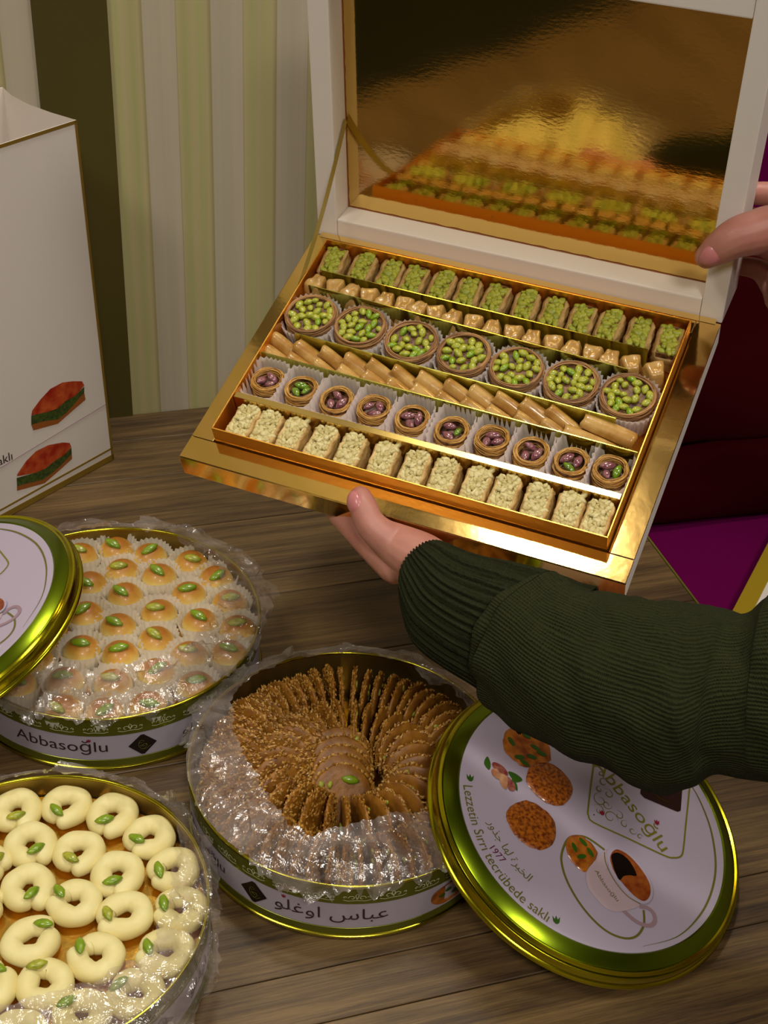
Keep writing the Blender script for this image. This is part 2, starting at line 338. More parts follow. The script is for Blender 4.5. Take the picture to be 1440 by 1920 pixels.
def puffy(sx, sy, sz, k=5, n=7):
    bm = bmesh.new(); bmesh.ops.create_cube(bm, size=2); bmesh.ops.subdivide_edges(bm, edges=bm.edges, cuts=n, use_grid_fill=True)
    vs = []
    for v in bm.verts:
        c = v.co; s_ = (abs(c.x) ** k + abs(c.y) ** k + abs(c.z) ** k) ** (1 / k); q = c / s_; vs.append(Vector((q.x * sx / 2, q.y * sy / 2, q.z * sz / 2)))
    fs = [tuple(v.index for v in f.verts) for f in bm.faces]; bm.free(); return vs, fs
def nz3(p, s, a): return a * noise.noise(Vector(p) * s)

# ------------------------------------------------------------------ room shell
def plane_b(pts): return MB().add(pts, [tuple(range(len(pts)))])
WY = 1.289; FZ = -0.75
rx0, rx1, ry0 = -2.0, 2.4, -2.2
def slab(name, x0, x1, y0, y1, z0, z1, m): return struct(obj(name, MB().box(x0, x1, y0, y1, z0, z1), m, mx=TM, smooth=False))
slab('wall_back', rx0 - .1, rx1 + .1, WY, WY + 0.1, FZ, CEIL + .1, M_stripe)
slab('wall_left', rx0 - .1, rx0, ry0, WY, FZ, CEIL, M_wallpl); slab('wall_right', rx1, rx1 + .1, ry0, WY, FZ, CEIL, M_wallpl)
slab('wall_front', rx0 - .1, rx1 + .1, ry0 - .1, ry0, FZ, CEIL + .1, M_wallpl)
slab('floor', rx0 - .1, rx1 + .1, ry0 - .1, WY + .1, FZ - .05, FZ, M_floor); slab('ceiling', rx0, rx1, ry0, WY, CEIL, CEIL + .05, M_ceil)
bevel(slab('trim_1', 0.0664, 0.1345, WY - 0.004, WY + 0.002, FZ, CEIL, M_olive), 0.001)
for i, ((x, y), s, p) in enumerate(LAMPS_FILLS):  # housings: one lamp, then three added fill panels
    L = thing('lamp_or_fill', ['square flush ceiling lamp above the striped wall end of the table', 'added square fill light panel over the right seats', 'added square fill light panel over the left side of the room', 'added square fill light panel near the front wall'][i], 'lamp',
              Matrix.Translation((x, y, CEIL)) @ TM, 'ceiling lamps')
    b = MB(); w = s / 2; e = w + 0.02
    for q in ((-e, e, -e, -w), (-e, e, w, e), (-e, -w, -w, w), (w, e, -w, w)): b.box(*q, -0.03, 0)
    obj('lamp_or_fill_frame', b, M_white, L, smooth=False); obj('lamp_or_fill_panel', MB().box(-w, w, -w, w, -0.014, -0.004), M_lamp_fill, L, smooth=False)

# ------------------------------------------------------------------ table with laminate planks
TX0, TX1, TY0 = -0.325, 0.602, 0.12
tb = thing('dining_table', 'brown wood laminate table with long planks standing against the striped wall', 'table', TM)
joints = [1.2885, 1.235, 1.1615, 1.066, 0.975, 0.9445, 0.848, 0.752, 0.655, 0.5405, 0.500, 0.405, 0.31, 0.215, TY0]
pcols = []
for i in range(len(joints) - 1):
    y1, y0 = joints[i] - 0.0005, joints[i + 1] + 0.0005
    o = obj('plank', MB().box(TX0, TX1, y0, y1, -0.008, 0), M_wood, tb, smooth=False); bevel(o, 0.0006, 1)
obj('table_core', MB().box(TX0, TX1 - 0.001, TY0, 1.2885, -0.032, -0.0085), M_logo, tb, smooth=False)
obj('edge_band', MB().box(TX1 + .0002, TX1 + 0.0022, TY0, 1.2885, -0.032, 0.0004), M_txtg, tb, smooth=False)
for sx_ in (TX0 + .08, TX1 - .08):
    for sy_ in (TY0 + .08, 1.2):
        obj('leg', MB().box(sx_ - .025, sx_ + .025, sy_ - .025, sy_ + .025, FZ, -0.032), M_logo, tb, smooth=False)

# ------------------------------------------------------------------ sofa behind / right of the table
SZ = -0.20
sofa = thing('sofa', 'magenta upholstered bench sofa with dark red back cushions beside the table', 'sofa', TM)
def soft(x0, x1, y0, y1, z0, z1, k=9, n=10, wr=0.0):
    v, f = puffy(x1 - x0, y1 - y0, z1 - z0, k, n); c = Vector(((x0 + x1) / 2, (y0 + y1) / 2, (z0 + z1) / 2))
    return MB().add([p + c + Vector((0, nz3(p, 9, wr), nz3(p + Vector((3, 1, 2)), 7, wr))) for p in v], f)
obj('seat', soft(0.63, 1.9, 0.45, 1.285, SZ - .16, SZ, 24), M_magenta, sofa, fa=None)
obj('base', MB().box(0.66, 1.88, 0.6, 1.27, FZ, SZ - .158), M_logo, sofa, smooth=False)
obj('backrest', soft(0.63, 1.9, 1.245, 1.287, SZ - .02, 0.55, 16), M_magenta, sofa, fa=None)
obj('back_cushion', soft(0.66, 1.85, 1.200, 1.25, SZ + .001, -0.075, 5, 14, 0.010), M_redvelvet, sofa, fa=None)
obj('back_cushion', soft(0.64, 1.85, 1.205, 1.25, -0.080, 0.175, 6, 14, 0.012), M_redvelvet, sofa, fa=None)
# second gift box lying on the seat
ang = math.atan2(.1190, .0585)
gmx = Matrix.Translation((.4192, 1.2304, SZ + 0.001)) @ Matrix.Rotation(ang - PI / 2, 4, 'Z')
gb = thing('gift_box', 'closed white gift box with gold edge lying on the magenta sofa seat', 'box', gmx)
bevel(obj('box_body', MB().box(0.0012, 0.22, -.15, 0.19, 0, 0.020), M_white, gb, smooth=False), 0.001)
bevel(obj('gold_edge', MB().box(0, 0.021, -.151, 0.191, 0.0002, 0.0215), M_goldlit, gb, smooth=False), 0.001)
bevel(obj('gold_edge', MB().box(0.201, 0.221, -.151, 0.191, 0.0002, 0.0215), M_goldlit, gb, smooth=False), 0.001)

# ------------------------------------------------------------------ white carrier bag
P1 = Vector((-.2879, 1.1701, 0)); BD = Vector((-.5774, -.8165, 0)); BN = Vector((-.8165, .5774, 0))
BGM = Matrix(((BD.x, BN.x, 0, P1.x), (BD.y, BN.y, 0, P1.y), (0, 0, 1, 0.0005), (0, 0, 0, 1)))   # x left along the face, y away, z up
bag = thing('gift_bag', 'tall white paper bag with gold edges and baklava pictures by the wall', 'bag', BGM)
BL = 0.36; BT = 0.108; t_ = 0.0008
def quadslab(p, off): # four points, thickness vector
    o = Vector(off); q = [Vector(a) for a in p]; return MB().add(q + [a + o for a in q], [(0, 1, 2, 3), (7, 6, 5, 4), (0, 4, 5, 1), (1, 5, 6, 2), (2, 6, 7, 3), (3, 7, 4, 0)])
obj('front_panel', quadslab([(0, 0, 0), (BL, 0, 0), (BL, 0, .362), (.0138, 0, .366)], (0, t_, 0)), M_white, bag, smooth=False)
b = MB(); cols = 9
top = [(.0138, 0, .366), (.0165, .03, .366), (.0168, .060, .3662), (.0128, .088, .3668), (.0060, .108, .3680)]
bot = [(0, 0, 0), (0, .03, 0), (0, .060, 0), (0, .088, 0), (0, .108, 0)]
vs = []; nt = len(top)
for k in range(nt):
    for j in range(cols):
        f = j / (cols - 1); p = Vector(bot[k]).lerp(Vector(top[k]), f); vs.append(p)
fs = [(k * cols + j, (k + 1) * cols + j, (k + 1) * cols + j + 1, k * cols + j + 1) for k in range(nt - 1) for j in range(cols - 1)]
obj('side_panel', MB().add(vs, fs), M_whitein, bag, fa=30)
obj('back_panel', quadslab([(0, BT, 0), (BL, BT, 0), (BL, BT, .372), (.006, BT, .368)], (0, t_, 0)), M_whitein, bag, smooth=False)
obj('side_panel', quadslab([(BL, 0, 0), (BL, BT, 0), (BL, BT, .372), (BL, 0, .362)], (t_, 0, 0)), M_whitein, bag, smooth=False)
obj('bottom_panel', MB().box(0, BL, 0, BT, 0, t_), M_whitein, bag, smooth=False)
e = -0.0003
def bagline(a, b_, w, m, nm):
    a = Vector(a); b_ = Vector(b_); d = (b_ - a).normalized(); q = Vector((-d.y, d.x)) * w / 2
    p = [a + q, b_ + q, b_ - q, a - q]; obj(nm, quadslab([(x.x, -.00002, x.y) for x in p], (0, -.0005, 0)), m, bag, smooth=False)
bagline((.0012, .001), (.0148, .366), .0026, M_goldedge, 'gold_edge')
bagline((.0138, .3645), (BL, .3605), .003, M_goldedge, 'gold_edge')
bagline((-.0005, .0036), (BL, .0034), .0066, M_goldedge, 'gold_edge')
bagline((0.0012, .0146), (BL, .0085), .002, M_goldedge, 'gold_edge')
bagline((.0024, .0701), (BL, .040), .0004, M_cupd, 'fold_crease')
BAK = {
 'baklava_print': [(M_bakred, [(0.0969, 0.1029), (0.0861, 0.1101), (0.0732, 0.1164), (0.0575, 0.1172), (0.0443, 0.113), (0.0333, 0.1083), (0.0309, 0.1025), (0.0426, 0.0963), (0.0553, 0.0957), (0.0671, 0.0918), (0.0804, 0.0936), (0.0986, 0.0981)]),
  (M_bakgrn, [(0.0986, 0.0977), (0.0804, 0.0936), (0.0671, 0.0918), (0.0553, 0.0957), (0.0426, 0.0963), (0.031, 0.1015), (0.0317, 0.0952), (0.047, 0.087), (0.0568, 0.0821), (0.0673, 0.0796), (0.0836, 0.0849), (0.0998, 0.0882)]),
  (M_bakbase, [(0.0998, 0.0882), (0.0836, 0.0849), (0.0673, 0.0796), (0.0568, 0.0821), (0.047, 0.087), (0.0317, 0.0952), (0.0308, 0.0861), (0.0477, 0.0811), (0.0679, 0.0748), (0.098, 0.0808)])],
 'baklava_print_': [(M_bakred, [(0.1233, 0.0421), (0.111, 0.0517), (0.0982, 0.0569), (0.0825, 0.0567), (0.0648, 0.0515), (0.056, 0.0469), (0.0542, 0.0413), (0.0641, 0.0364), (0.077, 0.0352), (0.0887, 0.0324), (0.1011, 0.0332), (0.1235, 0.0401)]),
  (M_bakgrn, [(0.1243, 0.0384), (0.1011, 0.0332), (0.0887, 0.0324), (0.077, 0.0352), (0.0641, 0.0364), (0.0543, 0.0408), (0.0545, 0.0329), (0.0687, 0.0269), (0.0819, 0.0227), (0.0935, 0.021), (0.1077, 0.0249), (0.1249, 0.0293)]),
  (M_bakbase, [(0.1249, 0.0293), (0.1077, 0.0249), (0.0935, 0.021), (0.0819, 0.0227), (0.0687, 0.0269), (0.0545, 0.0329), (0.0546, 0.027), (0.074, 0.0209), (0.0919, 0.0159), (0.1257, 0.0239)])]}
for kk, lst in BAK.items():
    for i, (m, pl) in enumerate(lst):
        z = -.0004 - .0001 * (2 - i)
        obj(['baklava_crown_print', 'baklava_filling_print', 'baklava_base_print'][i], MB().add([(x, z, y) for x, y in pl], [tuple(range(len(pl)))]), m, bag, smooth=False)
v, f = txt('sakl\u0131', 0.0135); xr = max(p[0] for p in v)
obj('printed_text', MB().add([(0.1262 - (p[0] - xr), -.0005, 0.0612 + p[1] - p[0] * 0.03) for p in v], f), M_txt, bag, smooth=False)

# ------------------------------------------------------------------ tins
TINS = [(-.22192, .85322, .125), (-.01338, .70746, .12029), (-.21113, .55829, .11436)]
TH = 0.0556
def ribbons_on_cyl(lines, w, R, a_c, z_c, taper=False):
    b = MB()
    for ln_ in lines:
        v, f = ribbon2(ln_, w, taper=taper); b.add([cylp(p, R, a_c, z_c) for p in v], f)
    return b
def cylp(p, R, a_c, z_c, off=0.0004):
    a = a_c + p[0] / R; return ((R + off) * math.cos(a), (R + off) * math.sin(a), z_c + p[1])
def tulip(cx, cy, s):
    return [(cx - s * .5, cy + s * .5), (cx - s * .2, cy + s * .1), (cx, cy + s * .6), (cx + s * .2, cy + s * .1), (cx + s * .5, cy + s * .5), (cx + s * .42, cy - s * .2), (cx + s * .15, cy - s * .5), (cx - s * .15, cy - s * .5), (cx - s * .42, cy - s * .2)]
def make_tin(i, label, texts):
    cx, cy, R = TINS[i]
    t = thing('cookie_tin', label, 'tin', Matrix.Translation((cx, cy, 0.0005)), 'round cookie tins on the table')
    k = R - 0.001
    obj('side_wall', MB().lathe([(k - .0012, .012), (k - .0012, .036), (k, .0365), (k, .0365 + .0002), (k, .037), (k, .0375)][:4] + [(k, .0115), (k - .0002, .0115)], 128), M_tinlabel, t)
    obj('printed_band', MB().lathe([(k, .0368), (k + .0003, .037), (k + .0003, .0525), (k - .001, .0525), (k - .001, .0368)], 128), M_tinband, t)
    obj('lower_band', MB().lathe([(k, .0112), (k + .0003, .011), (k + .0003, .0042), (k - .001, .0042), (k - .001, .0112)], 128), M_tinband, t)
    obj('base_rim', MB().lathe([(k - .002, .0005), (k + .0006, .0), (k + .0016, .0012), (k + .0016, .0034), (k + .0004, .0044), (k - .002, .0044)], 128), M_tinrim, t)
    pr = []
    for j in range(13):
        a = 2 * PI * j / 12; pr.append((k - .0004 + .0014 * math.cos(a), TH - .0018 + .0016 * math.sin(a)))
    obj('rolled_rim', MB().lathe(pr, 160), M_tinrim, t)
    obj('inner_wall', MB().lathe([(k - .0016, TH - .002), (k - .0018, .004), (0.001, .004), (0.001, .002), (k - .001, .002)], 96), M_tinin, t, fa=30)
    # scroll ornament round the olive band
    b = MB(); m = 30
    for q in range(m):
        a_c = 2 * PI * q / m; fl = 1 if q % 2 else -1
        L = [curl(-.0035, -.0005, .0026, PI if fl > 0 else 0, 0.8, -fl), curl(.0035, -.0005, .0026, 0 if fl > 0 else PI, 0.8, fl), [(-.0095, -.0025), (-.006, -.0036), (0, -.003), (.006, -.0036), (.0095, -.0025)], [(0, -.002), (-.0012, .002), (0, .0036), (.0012, .002), (0, -.002)], curl(-.0085, .0, .0013, 0, .8), curl(.0085, 0, .0013, PI, .8, -1)]
        bb = ribbons_on_cyl(L, .00062, k + .0003, a_c, .0442); b.add(bb.v, bb.f)
    obj('scroll_ornament', b, M_orn, t, smooth=False, stuff=True)
    for kind, a_deg, arg, size in texts:
        a_c = math.radians(a_deg)
        if kind == 'text':
            v, f = txt(arg, size, 1.15); nm = 'printed_text'; z0 = .0205
            obj(nm, MB().add([cylp(p, k, a_c, z0) for p in v], f), M_txt, t, smooth=False)
        elif kind == 'tulip':
            v = tulip(0, 0, size); obj('tulip_mark', MB().add([cylp(p, k, a_c, arg, .0006) for p in v], [tuple(range(9))]), M_red, t, smooth=False)
        elif kind == 'diamond':
            s = .0112; c = catmull([(s, 0), (.0012, s * .93), (-.0012, s * .93), (-s, 0), (-.0012, -s * .93), (.0012, -s * .93)], True, 1)
            obj('logo_plate', MB().add([cylp(p, k, a_c, .0238, .0005) for p in c], [tuple(range(len(c)))]), M_coffee, t, smooth=False)
            L = [curl(-.0012, .003, .0022, 0, .9), [(-.003, .003), (-.0032, -.001), (-.0015, -.0042), (.0015, -.0042), (.0035, -.0015), (.0025, .001)], curl(.001, -.001, .0018, 0, 1), [(-.0005, -.005), (.003, -.0048), (.006, -.002)], curl(-.001, -.001, .0012, 0, 1)]
            obj('logo_mark', ribbons_on_cyl(L, .0004, k + .0004, a_c, .0238), M_txtg, t, smooth=False)
        elif kind == 'cookie':
            c = catmull([(.017 * math.cos(a) * random.uniform(.9, 1.05), .0105 * math.sin(a) * random.uniform(.9, 1.05)) for a in [2 * PI * q / 10 for q in range(10)]], True, 3)
            obj('cookie_print', MB().add([cylp(p, k, a_c, .024, .0005) for p in c], [tuple(range(len(c)))]), M_cprint2, t, smooth=False)
            for q in range(4):
                x, y = random.uniform(-.01, .01), random.uniform(-.006, .006)
                obj('pistachio_print', MB().add([cylp((x + .003 * math.cos(a), y + .0018 * math.sin(a)), k, a_c, .024, .0008) for a in [2 * PI * w / 8 for w in range(8)]], [tuple(range(8))]), M_leaf, t, smooth=False)
    return t
AR = '\ufeee\ufee0\ufecf\u0648\u0627 \u0633\ufe8e\ufe92\ufecb'
make_tin(0, 'round white and olive tin filled with domed cookies in paper cups', [('text', -97.5, 'Abbaso\u011flu', .0152), ('tulip', -86.8, .0325, .0034), ('diamond', -68, 0, 0), ('text', -38, AR, .0125), ('cookie', -140, 0, 0)])
make_tin(1, 'round white and olive tin filled with standing sesame wafers', [('text', -92.5, AR, .0155), ('tulip', -108.5, .034, .0034), ('diamond', -120, 0, 0), ('text', -148, 'Abbaso\u011flu', .0125), ('cookie', -50, 0, 0)])
make_tin(2, 'round tin in the corner filled with pale ring cookies', [('text', -3, AR, .0125), ('text', -70, 'Abbaso\u011flu', .0125), ('cookie', 22, 0, 0), ('diamond', -35, 0, 0)])

# ---- crinkled film over each tin
def interp(tab, a):
    tab = sorted(tab); a = a % 360; tab = [(x % 360, y) for x, y in tab]; tab.sort(); n = len(tab)
    for k in range(n):
        x0, y0 = tab[k - 1]; x1, y1 = tab[k]
        if k == 0: x0 -= 360
        if x0 <= a <= x1: return y0 + (y1 - y0) * (a - x0) / max(1e-6, x1 - x0)
    x0, y0 = tab[-1]; x1, y1 = tab[0]; x1 += 360
    return y0 + (y1 - y0) * (a - x0) / (x1 - x0)
def crease(p, s): 
    d, _ = noise.voronoi(Vector(p) * s); return d[1] - d[0]
def facets(q, s):
    """crumpled sheet: tilted plane in each Voronoi cell"""
    d, pts = noise.voronoi(Vector(q) * s); c = Vector(pts[0]); g = noise.noise_vector(c * 3.7); return g.dot(Vector(q) * s - c) + 0.5 * noise.noise(c * 5.1)
def make_film(i, rin, rout, label, h0=TH + .002, seed=0):
    cx, cy, R = TINS[i]; na, nr = 420, 40; vs = []; fs = []
    for a in range(na):
        th = 2 * PI * a / na; deg = math.degrees(th)
        ri_ = interp(rin, deg) + 0.03 * noise.noise(Vector((math.cos(th) * 6, math.sin(th) * 6, seed))) + 0.02 * noise.noise(Vector((math.cos(th) * 20, math.sin(th) * 20, seed + 4)))
        ro = interp(rout, deg) + 0.05 * noise.noise(Vector((math.cos(th) * 7, math.sin(th) * 7, seed + 9))) + 0.03 * noise.noise(Vector((math.cos(th) * 22, math.sin(th) * 22, seed + 2)))
        ro = max(1 + (ro - 1) * 1.25, 1.0)
        for k in range(nr):
            f = k / (nr - 1); r = (ri_ + (ro - ri_) * f); x, y = math.cos(th) * r * R, math.sin(th) * r * R
            q = Vector((x, y, seed * .7)); w_ = q + .006 * noise.noise_vector(q * 30)
            inside = max(0.0, min(1.0, (1.0 - r) / 0.10)); outside = max(0.0, r - 1.01)
            c = facets(w_, 27) * 1.5 + facets(w_ + Vector((3, 1, 0)), 62) * .5 + abs(noise.noise(w_ * 45)) * .7
            amp = 0.0022 + 0.0034 * inside + 0.0075 * min(1, outside / .04)
            edge = max(0, 1 - f * 6) * 0.005
            z = h0 + 0.0025 + amp * max(-.7, c) + edge * (0.6 + noise.noise(q * 50)) - outside * R * (1.0 if i else .5) + .0035 * inside
            j = noise.noise_vector(w_ * 50) * (.0012 + .003 * min(1, outside / .05))
            vs.append((x + j.x, y + j.y, z))
    for a in range(na):
        b_ = (a + 1) % na
        for k in range(nr - 1): fs.append((a * nr + k, b_ * nr + k, b_ * nr + k + 1, a * nr + k + 1))
    o = obj('plastic_film', MB().add(vs, fs), M_film, mx=Matrix.Translation((cx, cy, 0)), smooth=False)
    return tag(o, label, 'plastic film', 'clear film lining the tins')
make_film(0, [(119, .925), (79, .896), (63, .827), (34, .80), (16, .739), (2, .682), (-17, .672), (-40, .657), (-66, .627), (-106, .636), (-150, .8), (180, .85), (150, .9)],
          [(118, 1.14), (100, 1.12), (82, 1.14), (59, 1.07), (39, 1.10), (19, 1.09), (-12, 1.02), (-30, 1.0), (-62, 1.03), (-83, 1.04), (-103, 1.05), (-114, 1.07), (180, 1.05)],
          'crinkled clear plastic film around the rim of the domed cookie tin', seed=1)
make_film(1, [(143, .9), (134, .9), (104, .87), (75, .87), (49, .80), (34, .838), (167, .769), (-176, .682), (-156, .60), (-124, .672), (-106, .73), (-92, .657), (-76, .565), (-40, .656), (0, .8)],
          [(159, 1.105), (139, 1.16), (124, 1.069), (102, 1.031), (79, 1.07), (55, 1.1), (43, 1.10), (10, 1.03), (-167, .97), (-141, 1.0), (-123, 1.017), (-103, 1.057), (-91, 1.07), (-74, 1.028), (-56, 1.01), (-30, 1.0)],
          'crinkled clear plastic film around the sesame wafers', seed=2)
make_film(2, [(117, .945), (99, .945), (79, .93), (60, .93), (44, .95), (32, .878), (13, .781), (-9, .764), (-28, .785), (-41, .736), (-55, .692), (-66, .705), (-86, .744), (-120, .8), (180, .9)],
          [(116, 1.07), (99, 1.05), (70, 1.05), (55, 1.07), (39, 1.05), (25, 1.03), (1, 1.05), (-13, 1.09), (-24, 1.12), (-34, 1.14), (-90, 1.1), (180, 1.06)],
          'crinkled clear plastic film around the pale ring cookies', seed=3)

# ---- kernels shared by many sweets
def kernel(L=.0105, Wd=.0058, H=.0042, sub=2):
    V, Fc = ICO[sub]; vs = []
    for x, y, z in V:
        t = 1 - 0.35 * x * x; gro = 1 - 0.12 * math.exp(-(y * 6) ** 2) * (z > 0)
        ir = 1 + .13 * noise.noise(Vector((x * 2.2 + L * 900, y * 2.2, z * 2.2))); vs.append((x * L / 2 * ir, y * Wd / 2 * t * ir, z * H / 2 * t * gro * ir))
    return vs, Fc
def kmesh(nm, m, L, Wd, H, sub=2):
    v, f = kernel(L, Wd, H, sub); return mesh(nm, MB().add(v, f), m)
K_green = kmesh('pistachio', M_pistw, .0142, .0070, .0050); K_yel = kmesh('pistachio', M_pisty, .0138, .0070, .0050)
def rowname(items, keyfun, tol):
    """group positions into rows from back to front; returns {index: (row, place from left, length)}"""
    idx = sorted(range(len(items)), key=lambda k: -keyfun(items[k])); rows = []
    for k in idx:
        if rows and abs(keyfun(items[rows[-1][0]]) - keyfun(items[k])) < tol: rows[-1].append(k)
        else: rows.append([k])
    out = {}
    for r, row in enumerate(rows):
        for c, k in enumerate(sorted(row, key=lambda q: items[q][0])): out[k] = (r, c, len(row))
    return out

# ---- tin one: domed cookies in pleated paper cups
def cup_mesh(nm, m, ax, ay, h, pleats, sq=2.0, flare=.2, amp=.0009, levels=5, zig=.0012):
    n = pleats * 2; vs = []; fs = []
    for j in range(levels):
        f = j / (levels - 1)
        for i in range(n):
            a = 2 * PI * i / n; c, s_ = math.cos(a), math.sin(a); rr = (abs(c) ** sq + abs(s_) ** sq) ** (-1 / sq)
            k = (1 - flare * (1 - f)) * rr; w = (1 if i % 2 else -1) * amp * (0.35 + 0.65 * f)
            vs.append((c * (ax * k + w), s_ * (ay * k + w), h * f + (zig * (1 if i % 2 else 0) if j == levels - 1 else 0)))
    for j in range(levels - 1):
        for i in range(n): fs.append((j * n + i, j * n + (i + 1) % n, (j + 1) * n + (i + 1) % n, (j + 1) * n + i))
    fs.append(tuple(range(n)))
    return mesh(nm, MB().add(vs, fs), m, smooth=False)
CK = [(-0.2655, 0.9412), (-0.2369, 0.953), (-0.2115, 0.9471), (-0.1709, 0.9415), (-0.1460, 0.9225), (-0.2488, 0.9039), (-0.2288, 0.9212), (-0.1953, 0.9192), (-0.1665, 0.8978), (-0.1317, 0.8905), (-0.2186, 0.891), (-0.2449, 0.8634), (-0.187, 0.872), (-0.1521, 0.864), (-0.2163, 0.8511), (-0.1834, 0.8383), (-0.2389, 0.8218), (-0.2083, 0.8188), (-0.1499, 0.8235), (-0.1766, 0.8008), (-0.2434, 0.7839), (-0.2069, 0.7852), (-0.272, 0.8028), (-0.1430, 0.7885), (-0.2383, 0.7522), (-0.2064, 0.7488), (-0.1748, 0.7611), (-0.1189, 0.8586), (-0.1176, 0.8243)]
# relax so neighbours do not overlap
def relax(pts, dmin, c, rmax, it=60):
    p = [Vector(q) for q in pts]
    for _ in range(it):
        for i in range(len(p)):
            for j in range(i):
                d = p[i] - p[j]; L = d.length
                if L < dmin: d = d / max(L, 1e-6) * (dmin - L) * .5; p[i] += d; p[j] -= d
        for i in range(len(p)):
            d = p[i] - Vector(c)
            if d.length > rmax: p[i] = Vector(c) + d * (rmax / d.length)
    return p
CKP = relax([((x + .2219) * 1.04 - .2219, (y - .8532) * 1.05 + .8532) for x, y in CK], .0320, TINS[0][:2], .1055)
extra = [(-.30, .835), (-.305, .87), (-.295, .90), (-.28, .775), (-.31, .80)]
CKP = relax(list(CKP) + [Vector(e_) for e_ in extra], .0300, TINS[0][:2], .1060, 40)
PIA = [103, 138, 72, 16, -12, -141, 140, 111, 103, 45, 165, 133, 147, 102, 144, 100, 84, 86, 103, 23, 103, 102, 46, 64, -158, 0, 0, 91, 79] + [40, 90, 130, 20, 60]
v, f = ICO[3]; cookieb = MB().add([(x * .0160, y * .0160, (z if z > 0 else z * .25) * .0155 * (1 if z < 0 else (1 + .0 * z))) for x, y, z in v], f)
Mk = mesh('cookie_dome', cookieb, M_cookie)
Mc = cup_mesh('cup', M_paper2, .0190, .0190, .0180, 26, 2.4, .22, .0007)
rn = rowname(CKP, lambda p: p[1] + .1 * p[0], .012)
nrows = max(r for r, _, _ in rn.values()) + 1
for k, p in enumerate(CKP):
    r, c, n = rn[k]; where = '%s from left in the %s row from the back' % (ORD[c], ORD[r])
    zb = .0310
    co = thing('domed_cookie', 'golden domed cookie %s' % where, 'cookie', Matrix.Translation((p.x, p.y, zb + .0085)) @ Matrix.Rotation(random.uniform(0, 6), 4, 'Z'), 'domed cookies in paper cups')
    put('cookie_body', Mk, co)
    a = math.radians(PIA[k]); o = put('pistachio', K_green if k % 3 else K_yel, co)
    az = random.uniform(-.6, .9)
    # place kernel on the dome towards the given azimuth
    rot = co.matrix_world.to_euler().z; aa = a - rot
    wx, wy = .0025 * math.cos(a), .0025 * math.sin(a) - .0062; rr_ = math.hypot(wx, wy); zt = .0155 * math.sqrt(max(0, 1 - (rr_ / .016) ** 2)) + .0004
    o.matrix_local = Matrix.Rotation(-rot, 4, 'Z') @ Matrix.Translation((wx, wy, zt)) @ Matrix.Rotation(.38, 4, 'X') @ Matrix.Rotation(az, 4, 'Z') @ Matrix.Diagonal((1.2, 1.15, 1.1, 1))
    cp = put('paper_cup', Mc, mx=Matrix.Translation((p.x, p.y, zb)) @ Matrix.Rotation(random.uniform(0, 1), 4, 'Z'))
    tag(cp, 'pleated cup of domed cookie %s' % where, 'paper cup', 'paper cups in the cookie tin')
cx, cy, R = TINS[0]
o = obj('card_board', MB().lathe([(.0005, .0), (R - .006, .0), (R - .006, .001), (.0005, .001)], 64), M_goldboard, mx=Matrix.Translation((cx, cy, .0299)), fa=30)
tag(o, 'gold card disc under the domed cookies', 'card')
b = MB().lathe([(.0005, .0), (R - .012, .0), (R - .012, .0238), (.0005, .0238)], 48)
tag(obj('cookie_layer_box', b, M_paper2, mx=Matrix.Translation((cx, cy, .0055)), fa=30), 'white lower layer packed beneath the domed cookies', 'packing')

# ---- tin three: ring cookies on a gold board
RK = [(-0.2429, 0.6505), (-0.2093, 0.6542), (-0.177, 0.6485), (-0.1503, 0.6326), (-0.2286, 0.6171), (-0.196, 0.6112), (-0.1646, 0.5954), (-0.1358, 0.6055), (-0.2214, 0.5783), (-0.1894, 0.5701), (-0.1536, 0.5624), (-0.1218, 0.5736), (-0.2094, 0.5374), (-0.1652, 0.5284), (-0.1228, 0.540), (-0.1964, 0.5021), (-0.1352, 0.507), (-0.1662, 0.4897), (-0.2323, 0.4983), (-0.2529, 0.5592), (-0.2606, 0.5937), (-0.200, 0.470), (-0.2767, 0.6316), (-.286, .602), (-.284, .565), (-.247, .524), (-.278, .53), (-.24, .467)]
RA = [(.0037, -.0137), (-.0028, -.0105), (-.0023, -.0118), (-.0077, -.009), (.0069, -.012), (-.0017, -.0129), (.0007, -.0133), (-.0095, -.0061), (.0056, -.013), (-.0104, .0019), (-.0092, -.0048), (-.0092, -.001), (.0088, .0093), (-.0107, .0044), (-.0087, -.0003), (-.008, .009), (-.0121, .0007), (-.0071, .0037), (.0033, .0087), (.0079, .0017), (.0088, -.001), (-.0009, -.0094), (.0062, -.0027), (0, -.01), (.01, 0), (.006, .009), (-.008, -.002), (.003, .01)]
RKP = relax(RK, .0345, TINS[2][:2], .094)
